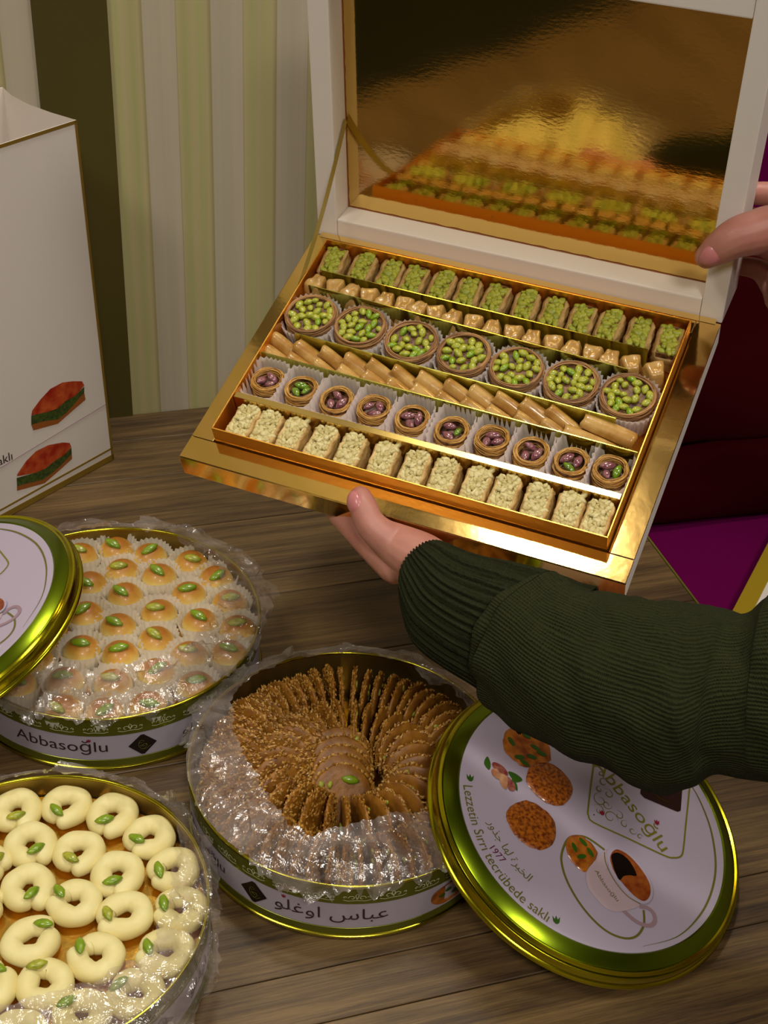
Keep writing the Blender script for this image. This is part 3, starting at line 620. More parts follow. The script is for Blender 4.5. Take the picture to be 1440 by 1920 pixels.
def ringcookie(seed):
    random.seed(seed); n = 44; vs = []; fs = []; sg = 16; el = random.uniform(1.0, 1.14)
    gap = 0.10; pts = []; rad = []
    for i in range(n):
        f = i / (n - 1); a = gap + f * (2 * PI - 2 * gap); k = min(f, 1 - f)
        taper = min(1.0, (0.30 + (k * 9) ** .6)) if k < .11 else 1
        r0 = .0111 * (1 + .03 * math.sin(3 * a + seed)); over = (0.0022 * (1 - k * 12) if k < .08 else 0) * (1 if f < .5 else -1)
        pts.append((math.cos(a) * (r0 * el + over), math.sin(a) * r0, 0)); rad.append(.0074 * (.72 if k < .01 else (.86 + .14 * min(1, k * 12))) * (1 + .04 * math.sin(5 * a + seed)))
    pts = [pts[0]] + pts + [pts[-1]]
    d0 = (Vector(pts[1]) - Vector(pts[2])).normalized() * .0016; pts[0] = tuple(Vector(pts[1]) + d0); rad = [.003] + rad
    d1 = (Vector(pts[-2]) - Vector(pts[-3])).normalized() * .0016; pts[-1] = tuple(Vector(pts[-2]) + d1); rad = rad + [.003]
    b = MB().tube(pts, rad, sg); b.v = [(x, y, z * .92 + .0067 + (0 if z > -.0055 else .0006)) for x, y, z in b.v]
    return mesh('ring_dough', b, M_dough)
RM = [ringcookie(s) for s in range(4)]
rn = rowname(RKP, lambda p: p[1] - .05 * p[0], .014)
for k, p in enumerate(RKP):
    r, c, n = rn[k]; av = RA[k]; ang = math.atan2(av[1], av[0])
    mx = Matrix.Translation((p.x, p.y, .0368)) @ Matrix.Rotation(ang, 4, 'Z')
    co = thing('ring_cookie', 'pale ring cookie %s from left in the %s row from the back' % (ORD[c], ORD[r]), 'cookie', mx, 'ring cookies in the corner tin')
    put('cookie_body', RM[k % 4], co)
    put('pistachio', K_green if k % 5 else K_yel, co, loc=(.0108, random.uniform(-.0015, .0015), .0145), rot=(random.uniform(-.15, .15), random.uniform(-.15, .15), PI / 2 + random.uniform(-.9, .9)))
cx, cy, R = TINS[2]
tag(obj('card_board', MB().lathe([(.0005, .0), (R - .004, .0), (R - .004, .0012), (.0005, .0012)], 64), M_goldboard, mx=Matrix.Translation((cx, cy, .0356)), fa=30), 'orange gold card disc under the pale ring cookies', 'card')
tag(obj('cookie_layer_box', MB().lathe([(.0005, .0), (R - .010, .0), (R - .010, .0295), (.0005, .0295)], 48), M_dough, mx=Matrix.Translation((cx, cy, .0057)), fa=30), 'hidden lower layer below the gold card in the ring cookie tin', 'packing')

# ---- tin two: sesame wafers
WR = .0240
def wafer(seed):
    random.seed(seed); n = 28; out = [WR * (1 + .025 * math.sin(3 * 2 * PI * i / n + seed) + random.uniform(-.018, .018)) for i in range(n)]
    b = MB(); vs = []; fs = []
    for rr, yy in ((0, .0016), (.72, .0016), (.96, .0012), (1.0, 0), (.95, -.0012), (.7, -.0015), (0, -.0015)):
        for i in range(n): a = 2 * PI * i / n; vs.append((math.cos(a) * out[i] * rr, yy + (0 if rr == 0 else random.uniform(-.0002, .0002)), math.sin(a) * out[i] * rr))
    for j in range(6):
        for i in range(n): fs.append((j * n + i, j * n + (i + 1) % n, (j + 1) * n + (i + 1) % n, (j + 1) * n + i))
    w = mesh('wafer_disc', b.add(vs, fs), M_waferd)
    s = MB()
    for q in range(300):
        if q < 190: r = WR * math.sqrt(random.uniform(0, 1)) * .98; a = random.uniform(0, 2 * PI); y = .0019
        else: r = WR * random.uniform(.97, 1.02); a = random.uniform(0, 2 * PI); y = random.uniform(-.0014, .0018)
        rot = Matrix.Rotation(random.uniform(0, PI), 3, 'Y') @ Matrix.Rotation(random.uniform(-.3, .3), 3, 'Z')
        s.add([rot @ Vector((x * .0019, yv * .00075, z * .00115)) + Vector((math.cos(a) * r, y, math.sin(a) * r)) for x, yv, z in OCT[0]], OCT[1])
    sd = mesh('sesame_seeds', s, M_seed, smooth=False)
    g = MB()
    for q in range(random.choice((2, 3, 4))):
        r = WR * random.uniform(.2, .85); a = random.uniform(0.2, PI - .2); rot = Matrix.Rotation(random.uniform(0, PI), 3, 'Y')
        g.blob((math.cos(a) * r, -.0018, math.sin(a) * r), .0036, .0011, .0022, rot, 1, .1)
    return w, sd, mesh('pistachio_chips', g, M_pist)
WV = [wafer(s) for s in range(5)]; random.seed(11)
cx, cy, _ = TINS[1]
QT = {0: "%s o'clock", 1: 'quarter past %s', 2: 'half past %s', 3: 'quarter to %s'}
NUMW = ['twelve', 'one', 'two', 'three', 'four', 'five', 'six', 'seven', 'eight', 'nine', 'ten', 'eleven']
def clock(th, n, k, tot):
    pos = ((90 - math.degrees(th)) % 360) / 30.0     # hours
    mins = int(round(pos * 60)) % 720; h, m = divmod(mins, 60)
    return '%s %s' % (NUMW[h], ['' , 'five', 'ten', 'fifteen', 'twenty', 'twenty-five', 'thirty', 'thirty-five', 'forty', 'forty-five', 'fifty', 'fifty-five'][min(11, round(m / 5))] if round(m / 5) else "o'clock")
def place_wafer(x, y, z, rz, lean, label, k, side=1, twist=0):
    mx = Matrix.Translation((cx + x, cy + y, z)) @ Matrix.Rotation(rz, 4, 'Z') @ Matrix.Rotation(lean, 4, 'X') @ Matrix.Rotation(random.uniform(0, 6) if side != 2 else 0, 4, 'Y')
    t = thing('sesame_wafer', label, 'wafer', mx, 'sesame wafers standing in the round tin'); w, s, g = WV[k % 5]
    put('wafer_disc', w, t); put('sesame_seeds', s, t, stuff=True); put('pistachio_chips', g, t, stuff=True)
n = 56
for k in range(n):
    th = 2 * PI * k / n + .02; r = .0885 + random.uniform(-.0015, .0015)
    place_wafer(r * math.cos(th), r * math.sin(th), .0335 + random.uniform(-.0012, .0018), th + random.uniform(-.05, .05), -math.cos(th) * .26 + random.uniform(-.05, .05), 'outer ring sesame wafer at clock position %s in the tin' % clock(th, n, k, 60), k)
n = 28
for k in range(n):
    th = 2 * PI * k / n; r = .0500 + random.uniform(-.001, .001)
    place_wafer(r * math.cos(th) * 1.02, r * math.sin(th), .0325 + random.uniform(-.001, .002), th + .10 + random.uniform(-.06, .06), -math.cos(th) * .42 + random.uniform(-.06, .06), 'inner ring sesame wafer at clock position %s in the tin' % clock(th, n, k, 60), k + 2)
for k in range(5):
    place_wafer(-.008 + .001 * k, .020 - .0095 * k, .0345 - .0005 * k, .10 + .03 * k, -.72, ['rearmost sesame wafer of the small middle stack', 'second wafer from the back in the middle stack', 'third wafer from the back in the middle stack', 'fourth wafer from the back in the middle stack', 'front wafer of the middle stack, smooth side with a pistachio showing'][k], k, 2)
    if k == 4: put('pistachio', K_green, bpy.data.objects[[o.name for o in bpy.data.objects if o.name.startswith('sesame_wafer')][-1]], loc=(.007, -.0024, .012), rot=(PI / 2, .3, 0))
tag(obj('card_board', MB().lathe([(.0005, .0), (.112, .0), (.112, .002), (.0005, .002)], 48), M_goldboard, mx=Matrix.Translation((cx, cy, .0052)), fa=30), 'gold card disc beneath the sesame wafers', 'card')

# ------------------------------------------------------------------ round lids
RD, RO = .1038, .1222
def lidz(b, z): b.v = [(x, y, z_ + z) for x, y, z_ in b.v]; return b
def path_text(body, path, size, z, sx=1.0, flip=False):
    v, f = txt(body, size, sx); P = catmull(path, False, 8); S = [0]
    for i in range(1, len(P)): S.append(S[-1] + (Vector(P[i]) - Vector(P[i - 1])).length)
    tot = S[-1]; w0 = min(p[0] for p in v); w1 = max(p[0] for p in v); out = []
    for p in v:
        s = (p[0] - w0) / (w1 - w0) * tot; i = 0
        while i < len(S) - 2 and S[i + 1] < s: i += 1
        t = (s - S[i]) / (S[i + 1] - S[i]); a = Vector(P[i]).lerp(Vector(P[i + 1]), t); d = (Vector(P[i + 1]) - Vector(P[i])).normalized(); nrm = Vector((-d.y, d.x))
        q = a + nrm * (p[1] - size * .34); out.append((q.x, q.y, z))
    return MB().add(out, f)
def dome_poly(pl, z, h, k=3):
    P = catmull(pl, True, k); n = len(P); c = Vector((sum(p[0] for p in P) / n, sum(p[1] for p in P) / n)); vs = []; fs = []
    for j, (s_, zz) in enumerate(((1.0, 0), (.93, h * .6), (.8, h * .9), (.45, h))):
        for p in P: q = c + (Vector(p) - c) * s_; vs.append((q.x, q.y, z + zz))
    for j in range(3):
        for i in range(n): fs.append((j * n + i, j * n + (i + 1) % n, (j + 1) * n + (i + 1) % n, (j + 1) * n + i))
    fs.append(tuple(range(3 * n, 4 * n))); return MB().add(vs, fs)
def poly(pl, z, smooth_k=0):
    P = catmull(pl, True, smooth_k) if smooth_k else pl; return MB().add([(p[0], p[1], z) for p in P], [tuple(range(len(P)))])
def build_lid(label, mx):
    t = thing('tin_lid', label, 'lid', mx, 'round tin lids')
    obj('lid_top', MB().lathe([(.0005, .0), (RD * .97, .0), (RD, -.0006)], 128), M_liddisc, t)
    obj('green_bevel', MB().lathe([(RD, -.0006), (RD + .0012, .0004), (RD + .0102, -.0036), (RD + .0108, -.0042)], 160), M_lidgreen, t)
    obj('lid_side', MB().lathe([(RD + .0108, -.0042), (RD + .0122, -.0034), (RD + .0134, -.0046), (RD + .0142, -.0062), (RD + .0156, -.0066), (RD + .0162, -.0086), (RD + .0162, -.0140), (RD + .0176, -.0148), (RO, -.0160), (RO - .0004, -.0175), (RO - .002, -.0175), (RO - .003, -.006), (.001, -.003)], 160), M_lidgold, t, fa=50)
    z = .0004
    def A(nm, b, m, smooth=False, **kw): return obj(nm, b, m, t, smooth=smooth, fa=None, **kw)
    def R_(nm, pts, w, m, closed=False, taper=False, zz=z, k=6):
        v, f = ribbon2(catmull(pts, closed, k), w, closed, taper); A(nm, MB().add([(x, y, zz) for x, y, _ in v], f), m)
    R_('swoosh_print', [(0.0700, 0.0660), (0.0840, 0.0470), (0.0911, 0.0308), (0.0958, 0.0085), (0.0951, -0.0192), (0.0874, -0.0437), (0.0742, -0.065), (0.0555, -0.0832), (0.0291, -0.0955)], .0016, M_txtg, taper=True)
    R_('swoosh_print', [(-.0755, .0652), (-.058, .080), (-.036, .091)], .0008, M_txtg, taper=True)
    A('printed_slogan', path_text('Lezzetin S\u0131rr\u0131 tecr\u00fcbede sakl\u0131', [(-0.0978, -0.001), (-0.0937, -0.0232), (-0.0858, -0.0456), (-0.0739, -0.0646), (-0.0587, -0.0788), (-0.0394, -0.0901)], .0105, z), M_txtg)
    A('tulip_mark', poly([(x * 1, y * 1) for x, y in tulip(-.096, .0058, .0055)], z), M_leaf); A('tulip_mark', poly(tulip(-.0342, -.0903, .0055), z), M_leaf)
    A('printed_arabic', path_text('\ufead\u0648\ufeac\ufe9f \ufe8e\ufeec\ufedf \u0629\ufeae\ufe92\ufea8\ufedf\u0627', [(-0.0807, -0.0257), (-0.0752, -0.0356), (-0.0675, -0.0467), (-0.059, -0.0575), (-0.0518, -0.0639)], .0086, z), M_txtg)
    A('printed_year', path_text('1977', [(-0.0800, -0.0458), (-0.0757, -.0505), (-0.0711, -0.055)], .0075, z), M_txtp)
    # cookies (embossed print)
    ca = [(-0.0595, 0.0608), (-0.0674, 0.0542), (-0.0703, 0.0447), (-0.0678, 0.0352), (-0.0618, 0.0301), (-0.0559, 0.0262), (-0.049, 0.0277), (-0.0341, 0.0359), (-0.0320, 0.0433), (-0.0360, 0.0560), (-0.0479, 0.0620)]
    cb = [(-0.0482, 0.0296), (-0.0523, 0.0201), (-0.0518, 0.012), (-0.0475, 0.0067), (-0.0417, 0.0017), (-0.0312, -0.0005), (-0.0212, 0.0045), (-0.0163, 0.0172), (-0.0192, 0.0264), (-0.0273, 0.0335), (-0.0372, 0.0351)]
    cc = [(-0.0658, -0.0101), (-0.0689, -0.0195), (-0.0655, -0.0287), (-0.0563, -0.0379), (-0.044, -0.0395), (-0.0343, -0.0326), (-0.0312, -0.0226), (-0.0333, -0.0113), (-0.0404, -0.0052), (-0.05, -0.0017), (-0.0582, -0.0042)]
    cdd = [(-0.0232, -0.0268), (-0.0163, -0.0209), (-0.0074, -0.0221), (-0.0005, -0.0289), (-0.0006, -0.0348), (-0.0065, -0.0445), (-0.0108, -0.0488), (-0.017, -0.0462), (-0.0215, -0.0407), (-0.0244, -0.0338)]
    def wig(pl): return [(x + random.uniform(-.0005, .0005), y + random.uniform(-.0005, .0005)) for x, y in catmull(pl, True, 3)]
    A('cookie_print', dome_poly(wig(ca), z, .0012, 1), M_cprint2, True); A('cookie_print', dome_poly(wig(cb), z + .0002, .0018, 1), M_cprint, True)
    A('cookie_print', dome_poly(wig(cc), z, .0014, 1), M_cprint, True)
    for x, y, a in ((-.064, .045, -1), (-.052, .054, -.6), (-.058, .033, .2), (-.048, .036, -.1), (-.045, .045, -.4), (-.054, .029, -.5), (-.040, .041, -.2)):
        A('pistachio_print', poly([(x + .0042 * math.cos(q) * math.cos(a) - .0019 * math.sin(q) * math.sin(a), y + .0042 * math.cos(q) * math.sin(a) + .0019 * math.sin(q) * math.cos(a)) for q in [2 * PI * w / 10 for w in range(10)]], z + .0016), M_leaf)
    # pistachio sprig
    A('leaf_print', poly([(-0.0826, 0.0278), (-0.0801, 0.0218), (-0.0816, 0.0164), (-0.0853, 0.0212)], z, 4), M_leaf)
    A('leaf_print', poly([(-0.0666, 0.0188), (-0.0606, 0.0187), (-0.0555, 0.0148), (-0.0615, 0.0115)], z, 4), M_leaf)
    A('leaf_print', poly([(-0.0637, 0.0146), (-0.0601, 0.0099), (-0.0599, 0.0042), (-0.0631, 0.0082)], z + .0001, 4), M_leaf)
    for pl, m, zz in (([(-0.0778, 0.0241), (-0.071, 0.0226), (-0.0667, 0.0171), (-0.0697, 0.0147), (-0.0786, 0.0197)], M_nutr, 2), ([(-0.0797, 0.0169), (-0.0756, 0.0189), (-0.0734, 0.0153), (-0.0742, 0.0102), (-0.0787, 0.0123)], M_nutp, 3), ([(-0.0675, 0.0144), (-0.0623, 0.0101), (-0.0617, 0.0046), (-0.0655, 0.0028), (-0.0683, 0.0077)], M_nutr, 3), ([(-0.0734, 0.0153), (-0.0675, 0.0136), (-0.0684, 0.0036), (-0.0714, 0.0045), (-0.0735, 0.0088)], M_nutp, 4)):
        A('nut_print', poly(pl, z + .0001 * zz, 4), m)
    # card with logo
    R_('card_outline', [(0.0052, .0540), (0.0019, 0.0387), (-0.0045, 0.0040), (-0.0045, -0.0022), (-0.0010, -0.0068), (0.0250, -.0132), (0.0536, -0.0204), (0.0610, -0.0205), (0.0672, -0.0178), (0.0701, -0.0110), (.0745, .0090), (0.0813, 0.0398), (.083, .049), (.080, .054), (.062, .060), (.025, .068), (.010, .066)], .0013, M_nameg, True, k=3)
    A('printed_name', path_text('Abbaso\u011flu', [(.0058, .0470), (0.0179, 0.0336), (.0360, .0110), (0.0560, -0.0150)], .0150, z), M_nameg)
    A('tulip_mark', poly(tulip(.0507, .0062, .0042), z + .0001), M_red); A('tulip_mark', poly(tulip(.0064, .003, .0042), z + .0002), M_red)
    A('logo_plate', poly([(.0395, .0280), (.0425, .0250), (0.0691, 0.0199), (0.0720, 0.0215), (.0765, .0450), (.0735, .048), (.047, .053), (.044, .0505)], z), M_logo)
    R_('logo_mark', [(.048, .040), (.052, .030), (0.0574, 0.0275), (0.0625, 0.0262), (.065, .030)], .0011, M_lidgold, taper=True, zz=z + .0002)
    b = MB()
    for (x, y, r, a, tn, fl) in ((.010, .030, .0045, 0, 1.0, 1), (.013, .021, .0042, 2, 1.1, -1), (.006, .023, .003, 1, 1, 1), (.006, .014, .0062, 1.4, 1.1, 1), (.004, .005, .005, 2.5, 1.0, -1), (.013, .001, .006, -.4, 1.1, 1), (.020, .0045, .004, 2, 1, -1), (.024, -.002, .0035, 1, 1, 1), (.030, -.006, .0032, 0, 1, -1), (.0355, -.0095, .0026, 0, 1, 1), (.011, .011, .004, 0, 1.1, -1), (.0085, .037, .0025, 0, 1, 1)):
        v, f = ribbon2(curl(x, y, r, a, tn, fl, 16), .0009, taper=True); b.add([(p, q, z) for p, q, _ in v], f)
    A('scroll_ornament', b, M_orn2, stuff=True)
    # saucer, cup, coffee
    R_('saucer_line', [(0.0061, -0.0273), (-0.0049, -0.0215), (-0.0122, -0.0207), (-0.0214, -0.0247), (-0.0274, -0.0379), (-0.0276, -0.0487), (-0.0235, -0.0615), (-0.0149, -0.0754), (-0.0039, -0.0862), (0.0066, -0.0916), (0.0175, -0.0923), (0.0257, -0.0883), (0.0314, -0.0793), (0.0325, -0.068)], .0016, M_txtg, taper=False)
    A('cookie_print', dome_poly(wig(cdd), z + .0001, .0012, 1), M_cprint2, True)
    for x, y, a in ((-.018, -.032, -1.2), (-.011, -.026, -.8), (-.013, -.038, .4), (-.006, -.033, -1)):
        A('pistachio_print', poly([(x + .004 * math.cos(q) * math.cos(a) - .0018 * math.sin(q) * math.sin(a), y + .004 * math.cos(q) * math.sin(a) + .0018 * math.sin(q) * math.cos(a)) for q in [2 * PI * w / 10 for w in range(10)]], z + .0014), M_leaf)
    R_('cup_handle_print', [(0.0295, -0.0662), (0.0352, -0.0658), (0.0397, -0.0687), (0.0403, -0.0741), (0.0371, -0.0784), (0.0306, -0.0794), (0.0236, -0.077), (0.0154, -0.071)], .0030, M_cupd, zz=z + .0002)
    A('cup_print', dome_poly([(0.0078, -0.0269), (-0.0002, -0.0356), (-0.0073, -0.0447), (-0.0102, -0.0511), (-0.0092, -0.0598), (-0.0048, -0.0662), (0.0035, -0.0733), (0.0131, -0.0737), (0.0298, -0.0654), (0.0241, -0.0606), (0.0145, -0.0518), (0.0081, -0.0382)], z + .0003, .0008), M_cup, True)
    A('cup_rim_print', poly([(0.0077, -0.0278), (0.0129, -0.0248), (0.0187, -0.0243), (0.029, -0.0294), (0.0371, -0.0392), (0.0405, -0.05), (0.0383, -0.0595), (0.0321, -0.0641), (0.025, -0.0624), (0.016, -0.0556), (0.0088, -0.045), (0.0071, -0.0363)], z + .0013, 3), M_liddisc)
    A('crema_print', poly([(0.0094, -0.0324), (0.0127, -0.027), (0.017, -0.0255), (0.0249, -0.0287), (0.0339, -0.0383), (0.0386, -0.048), (0.0378, -0.0563), (0.0331, -0.0618), (0.0268, -0.0604), (0.0193, -0.0541), (0.012, -0.0451), (0.0094, -0.0374)], z + .0014, 3), M_crema)
    A('coffee_print', poly([(.0100, -.0330), (.0130, -.0290), (.0180, -.0285), (.0245, -.0330), (.0289, -.0428), (.0235, -.0441), (.0184, -.0461), (.0150, -.0500), (.0120, -.0440)], z + .0015, 3), M_coffee)
    R_('cup_line', [(0.0051, -0.0301), (0.0056, -0.0392), (0.0115, -0.0518), (0.0203, -0.0611), (0.0296, -0.0646)], .0006, M_txtg, zz=z + .0014)
    A('cup_name_print', path_text('Abbaso\u011flu', [(-0.0026, -0.0461), (.0045, -.057), (0.0127, -0.066)], .0042, z + .0013), M_txtg)
    return t
def lidm(c, n, rot=0):
    n = Vector(n).normalized(); ex = Vector((1, 0, 0)); ex = (ex - n * n.x).normalized(); ey = n.cross(ex); c = Vector(c)
    return Matrix(((ex.x, ey.x, n.x, c.x), (ex.y, ey.y, n.y, c.y), (ex.z, ey.z, n.z, c.z), (0, 0, 0, 1))) @ Matrix.Rotation(rot, 4, 'Z')
lidR = build_lid('round green and gold tin lid leaning on the wafer tin below the sleeve', lidm((.1653, .6666, .0556), (.2831, -.1594, .9457)))
lidL = lidR.copy(); COL.objects.link(lidL); lidL.matrix_world = lidm((-.3540, .809, .0835), (-.336, -.095, .937), math.radians(50))
lidL['label'] = 'round green and gold tin lid resting on the domed cookie tin at the left edge'
for ch in list(lidR.children):
    c = ch.copy(); COL.objects.link(c); c.parent = lidL

# ------------------------------------------------------------------ open gift box held in the hand
A_ = Vector((-0.152623, 0.820135, 0.240604)); U_ = Vector((0.93311, -0.359537, 0.0061756)); V_ = Vector((0.333324, 0.871269, 0.360257)); N_ = Vector((-0.134906, -0.334101, 0.932833))
BM = Matrix(((U_.x, V_.x, N_.x, A_.x), (U_.y, V_.y, N_.y, A_.y), (U_.z, V_.z, N_.z, A_.z), (0, 0, 0, 1)))
def B(a, b, h=0, rz=0): return BM @ Matrix.Translation((a, b, h)) @ Matrix.Rotation(rz, 4, 'Z')
BW, BLn, HB, FLO = .3376, .2436, .0203, -.0125
IU, IF, IB, RT = .0192, .0204, .0164, .0150
gift = thing('baklava_box', 'open white and gold gift box of assorted baklava held up in the hand', 'box', BM)
b = MB(); b.box(0, BW, 0, BLn, -HB, -HB + .0015); b.box(BW - .0015, BW, 0, BLn, -HB + .0015, -.0006); b.box(0, .0015, 0, BLn, -HB + .0015, -.0006); b.box(.0015, BW - .0015, BLn - .0015, BLn, -HB + .0015, -.0006)
obj('base_wall', b, M_white, gift, smooth=False)
bevel(obj('front_wall', MB().box(-.0002, BW + .0002, -.0012, .0004, -HB, -.0004), M_gold, gift, smooth=False), .0004)
# flange as four mitred strips
i0, i1, j0, j1 = IU - .0012, BW - IU + .0012, IF - .0014, BLn - IB + .0012
def strip(p): return MB().add([(x, y, .0) for x, y in p] + [(x, y, -.0012) for x, y in p], [(0, 1, 2, 3), (7, 6, 5, 4), (0, 4, 5, 1), (1, 5, 6, 2), (2, 6, 7, 3), (3, 7, 4, 0)])
for p in ([(0, -.0008), (BW, -.0008), (BW, j0), (0, j0)], [(0, j0 + .0003), (i0, j0 + .0003), (i0, BLn), (0, BLn)], [(i1, j0 + .0003), (BW, j0 + .0003), (BW, BLn), (i1, BLn)], [(i0 + .0003, j1), (i1 - .0003, j1), (i1 - .0003, BLn), (i0 + .0003, BLn)]):
    bevel(obj('gold_flange', strip(p), M_gold, gift, smooth=False), .0004)
tray = MB(); x0, x1, y0, y1 = IU, BW - IU, IF, BLn - IB; w = .0012; zb = FLO - .0015
tray.box(x0, x1, y0, y0 + w, zb, RT); tray.box(x0, x1, y1 - w, y1, zb, RT); tray.box(x0, x0 + w, y0 + w, y1 - w, zb, RT); tray.box(x1 - w, x1, y0 + w, y1 - w, zb, RT); tray.box(x0 + w, x1 - w, y0 + w, y1 - w, zb, FLO)
tr_o = obj('tray', tray, M_goldtray, gift, smooth=False); bevel(tr_o, .00025, 1)
def divider(a0, b0, a1, b1, top, th=.0007, m=M_golddiv):
    d = Vector((a1 - a0, b1 - b0)); L = d.length; mx = Matrix.Translation((a0, b0, 0)) @ Matrix.Rotation(math.atan2(d.y, d.x), 4, 'Z')
    o = obj('divider', MB().box(0, L, -th / 2, th / 2, FLO, top), m, tr_o, smooth=False, mx=mx); return o
divider(.0300, .1935, .2960, .1895, .0148); divider(.0271, .1752, .2880, .1668, .0150); divider(.0374, .1266, .2929, .1215, .0132); divider(.0212, .1004, .3160, .0965, .0138)
bevel(divider(.0212, .0560, .3165, .0562, .0142, .0052, M_goldband), .0003)
# lid
PH = 1.3493; WV_ = V_ * math.cos(PH) + N_ * math.sin(PH); MV = U_.cross(WV_); Q_ = Vector((-0.069751, 1.036692, 0.326646))
LM = Matrix(((U_.x, WV_.x, MV.x, Q_.x), (U_.y, WV_.y, MV.y, Q_.y), (U_.z, WV_.z, MV.z, Q_.z), (0, 0, 0, 1)))
LB = BM.inverted() @ LM; LL, BWL, DP, DL = .2479, .0175, .0230, .052
def lobj(nm, b, m, **kw):
    b.v = [tuple(LB @ Vector(p)) for p in b.v]; return obj(nm, b, m, gift, smooth=False, **kw)
b = MB(); b.box(0, BWL, 0, LL, -DL, 0); b.box(BW - BWL, BW, 0, LL, -DL, 0)
o = lobj('lid_side_wall', MB().box(0, BWL, 0, LL, -DL, 0), M_white); bevel(o, .0012)
o = lobj('lid_side_wall', MB().box(BW - BWL, BW, 0, LL, -DL, 0), M_white); bevel(o, .0012)
o = lobj('lid_hinge_wall', MB().box(BWL + .0002, BW - BWL - .0002, .0008, BWL, -DL + .002, -.0004), M_whitein); bevel(o, .0012)
o = lobj('lid_far_wall', MB().box(BWL + .0002, BW - BWL - .0002, LL - BWL, LL, -DL + .002, -.0004), M_white); bevel(o, .0012)
lobj('lid_back', MB().box(BWL, BW - BWL, BWL, LL - BWL, -DL + .001, -DP - .002), M_white)
# gold lining with a finely torn edge
xs0, xs1, ys0, ys1 = BWL + .0002, BW - BWL - .0002, BWL + .0002, LL - BWL - .0002
b = MB(); nx, ny = 40, 28; vs = []
for j in range(ny + 1):
    for i in range(nx + 1): vs.append((xs0 + (xs1 - xs0) * i / nx, ys0 + (ys1 - ys0) * j / ny, 0))
b.add(vs, [(j * (nx + 1) + i, j * (nx + 1) + i + 1, (j + 1) * (nx + 1) + i + 1, (j + 1) * (nx + 1) + i) for j in range(ny) for i in range(nx)])
lin = obj('gold_lining', b, M_mirror, gift, mx=LB @ Matrix.Translation((0, 0, -DP)), fa=None)
for pa, pb in (((xs0, ys0), (xs0, ys1)), ((xs0, ys0), (xs1, ys0))):
    nn_ = 90; wp = [(pa[0] + (pb[0] - pa[0]) * i / nn_ + nz3(Vector((i * .37, 1, 0)), 1, .0007), pa[1] + (pb[1] - pa[1]) * i / nn_ + nz3(Vector((i * .37, 5, 2)), 1, .0007)) for i in range(nn_ + 1)]
    v, f = ribbon2(wp, .0016); obj('torn_lining_edge', MB().add([(x, y, .0004) for x, y, _ in v], f), M_bakbase, gift, smooth=False, mx=LB @ Matrix.Translation((0, 0, -DP)))
b = MB().box(.004, BW - .004, BLn - .002, BLn + .0035, -.0015, .0004); obj('hinge_strip', b, M_goldband, gift, smooth=False)
# ribbon stay from lid to base
r0_, r1_ = Vector((.0185, .2889, .0850)), Vector((.0185, .1575, .0035)); n = 24; b = MB(); vs = []
dr_ = (r1_ - r0_).normalized(); pr_ = Vector((0, -dr_.z, dr_.y))
for i in range(n + 1):
    f = i / n; p = r0_.lerp(r1_, f); p.z -= .0075 * math.sin(PI * f); tw = f * .9
    wv = (pr_ * math.cos(tw) + Vector((1, 0, 0)) * math.sin(tw) * .15) * .0038; vs += [p + wv, p - wv]
obj('ribbon', b.add(vs, [(2 * i, 2 * i + 1, 2 * i + 3, 2 * i + 2) for i in range(n)]), M_ribbon, gift)

# ---- sweets in the box
def crumbs(nm, m, lx, ly, n, s, hz, seed, jit=.18, flat=.7):
    random.seed(seed); b = MB(); pts = []
    for _ in range(n * 12):
        if len(pts) >= n: break
        p = (random.uniform(-lx, lx), random.uniform(-ly, ly))
        if all((p[0] - q[0]) ** 2 + (p[1] - q[1]) ** 2 > (s * (.78 if 'cashew' in m.name else .95)) ** 2 for q in pts): pts.append(p)
    for x, y in pts:
        k = random.uniform(.65, 1.25) * s; rot = Matrix.Rotation(random.uniform(0, PI), 3, 'Z') @ Matrix.Rotation(random.uniform(-.5, .5), 3, 'X')
        chunk(b, (x, y, hz + random.uniform(-.0007, .0009) - .0012 * (abs(x) / lx) ** 2), k * random.uniform(.85, 1.3), k * .75, k * flat, rot, 1, jit)
    return mesh(nm, b, m, smooth=True)
def chunk(b, c, rx, ry, rz, mx, sub, jit):
    V, Fc = ICO[2]; o = Vector((random.uniform(0, 99), random.uniform(0, 99), 0)); vs = []
    for p in V:
        p = Vector(p); k = 1 + .5 * noise.noise(p * 1.3 + o) + .16 * noise.noise(p * 4 + o); q = Vector((p.x * rx * k, p.y * ry * k, max(-.6, min(.62, p.z * k)) * rz * 1.5)); vs.append(mx @ q + Vector(c))
    b.add(vs, Fc)
def bar_body(seed, sx=.0196, sy=.0292, sz=.0235, m=None):
    random.seed(seed); v, f = puffy(sx, sy, sz, 7, 9); out = []
    for p in v:
        q = Vector(p); q.z += sz / 2
        if q.z > sz * .7 and abs(q.x) < sx * .33: q.z -= .0026      # trough for the filling
        if abs(q.x) > sx * .36: q.z += nz3(p + Vector((seed, 0, 0)), 260, .0016)
        q.x += nz3(p + Vector((seed, 2, 0)), 190, .0013) + (.0007 * math.sin(q.z * 1500)) * (abs(p.x) > sx * .4); q.y += nz3(p + Vector((seed, 0, 4)), 120, .0014)
        out.append(q)
    return mesh('pastry_body', MB().add(out, f), m)
BB = [bar_body(s, m=M_phyllo2) for s in range(3)]; BP = [bar_body(s + 10, m=M_phyllo) for s in range(3)]
CN = [crumbs('nut_topping', M_cashew, .0068, .0140, 95, .0024, .0222, 40 + s) for s in range(3)]
PN = [crumbs('nut_topping', M_pist, .0056, .0134, 27, .0029, .0218, 60 + s) for s in range(3)]
DK = mesh('dark_filling', MB().box(-.0066, .0066, -.0146, .0146, .017, .0212), M_nestfill, False)
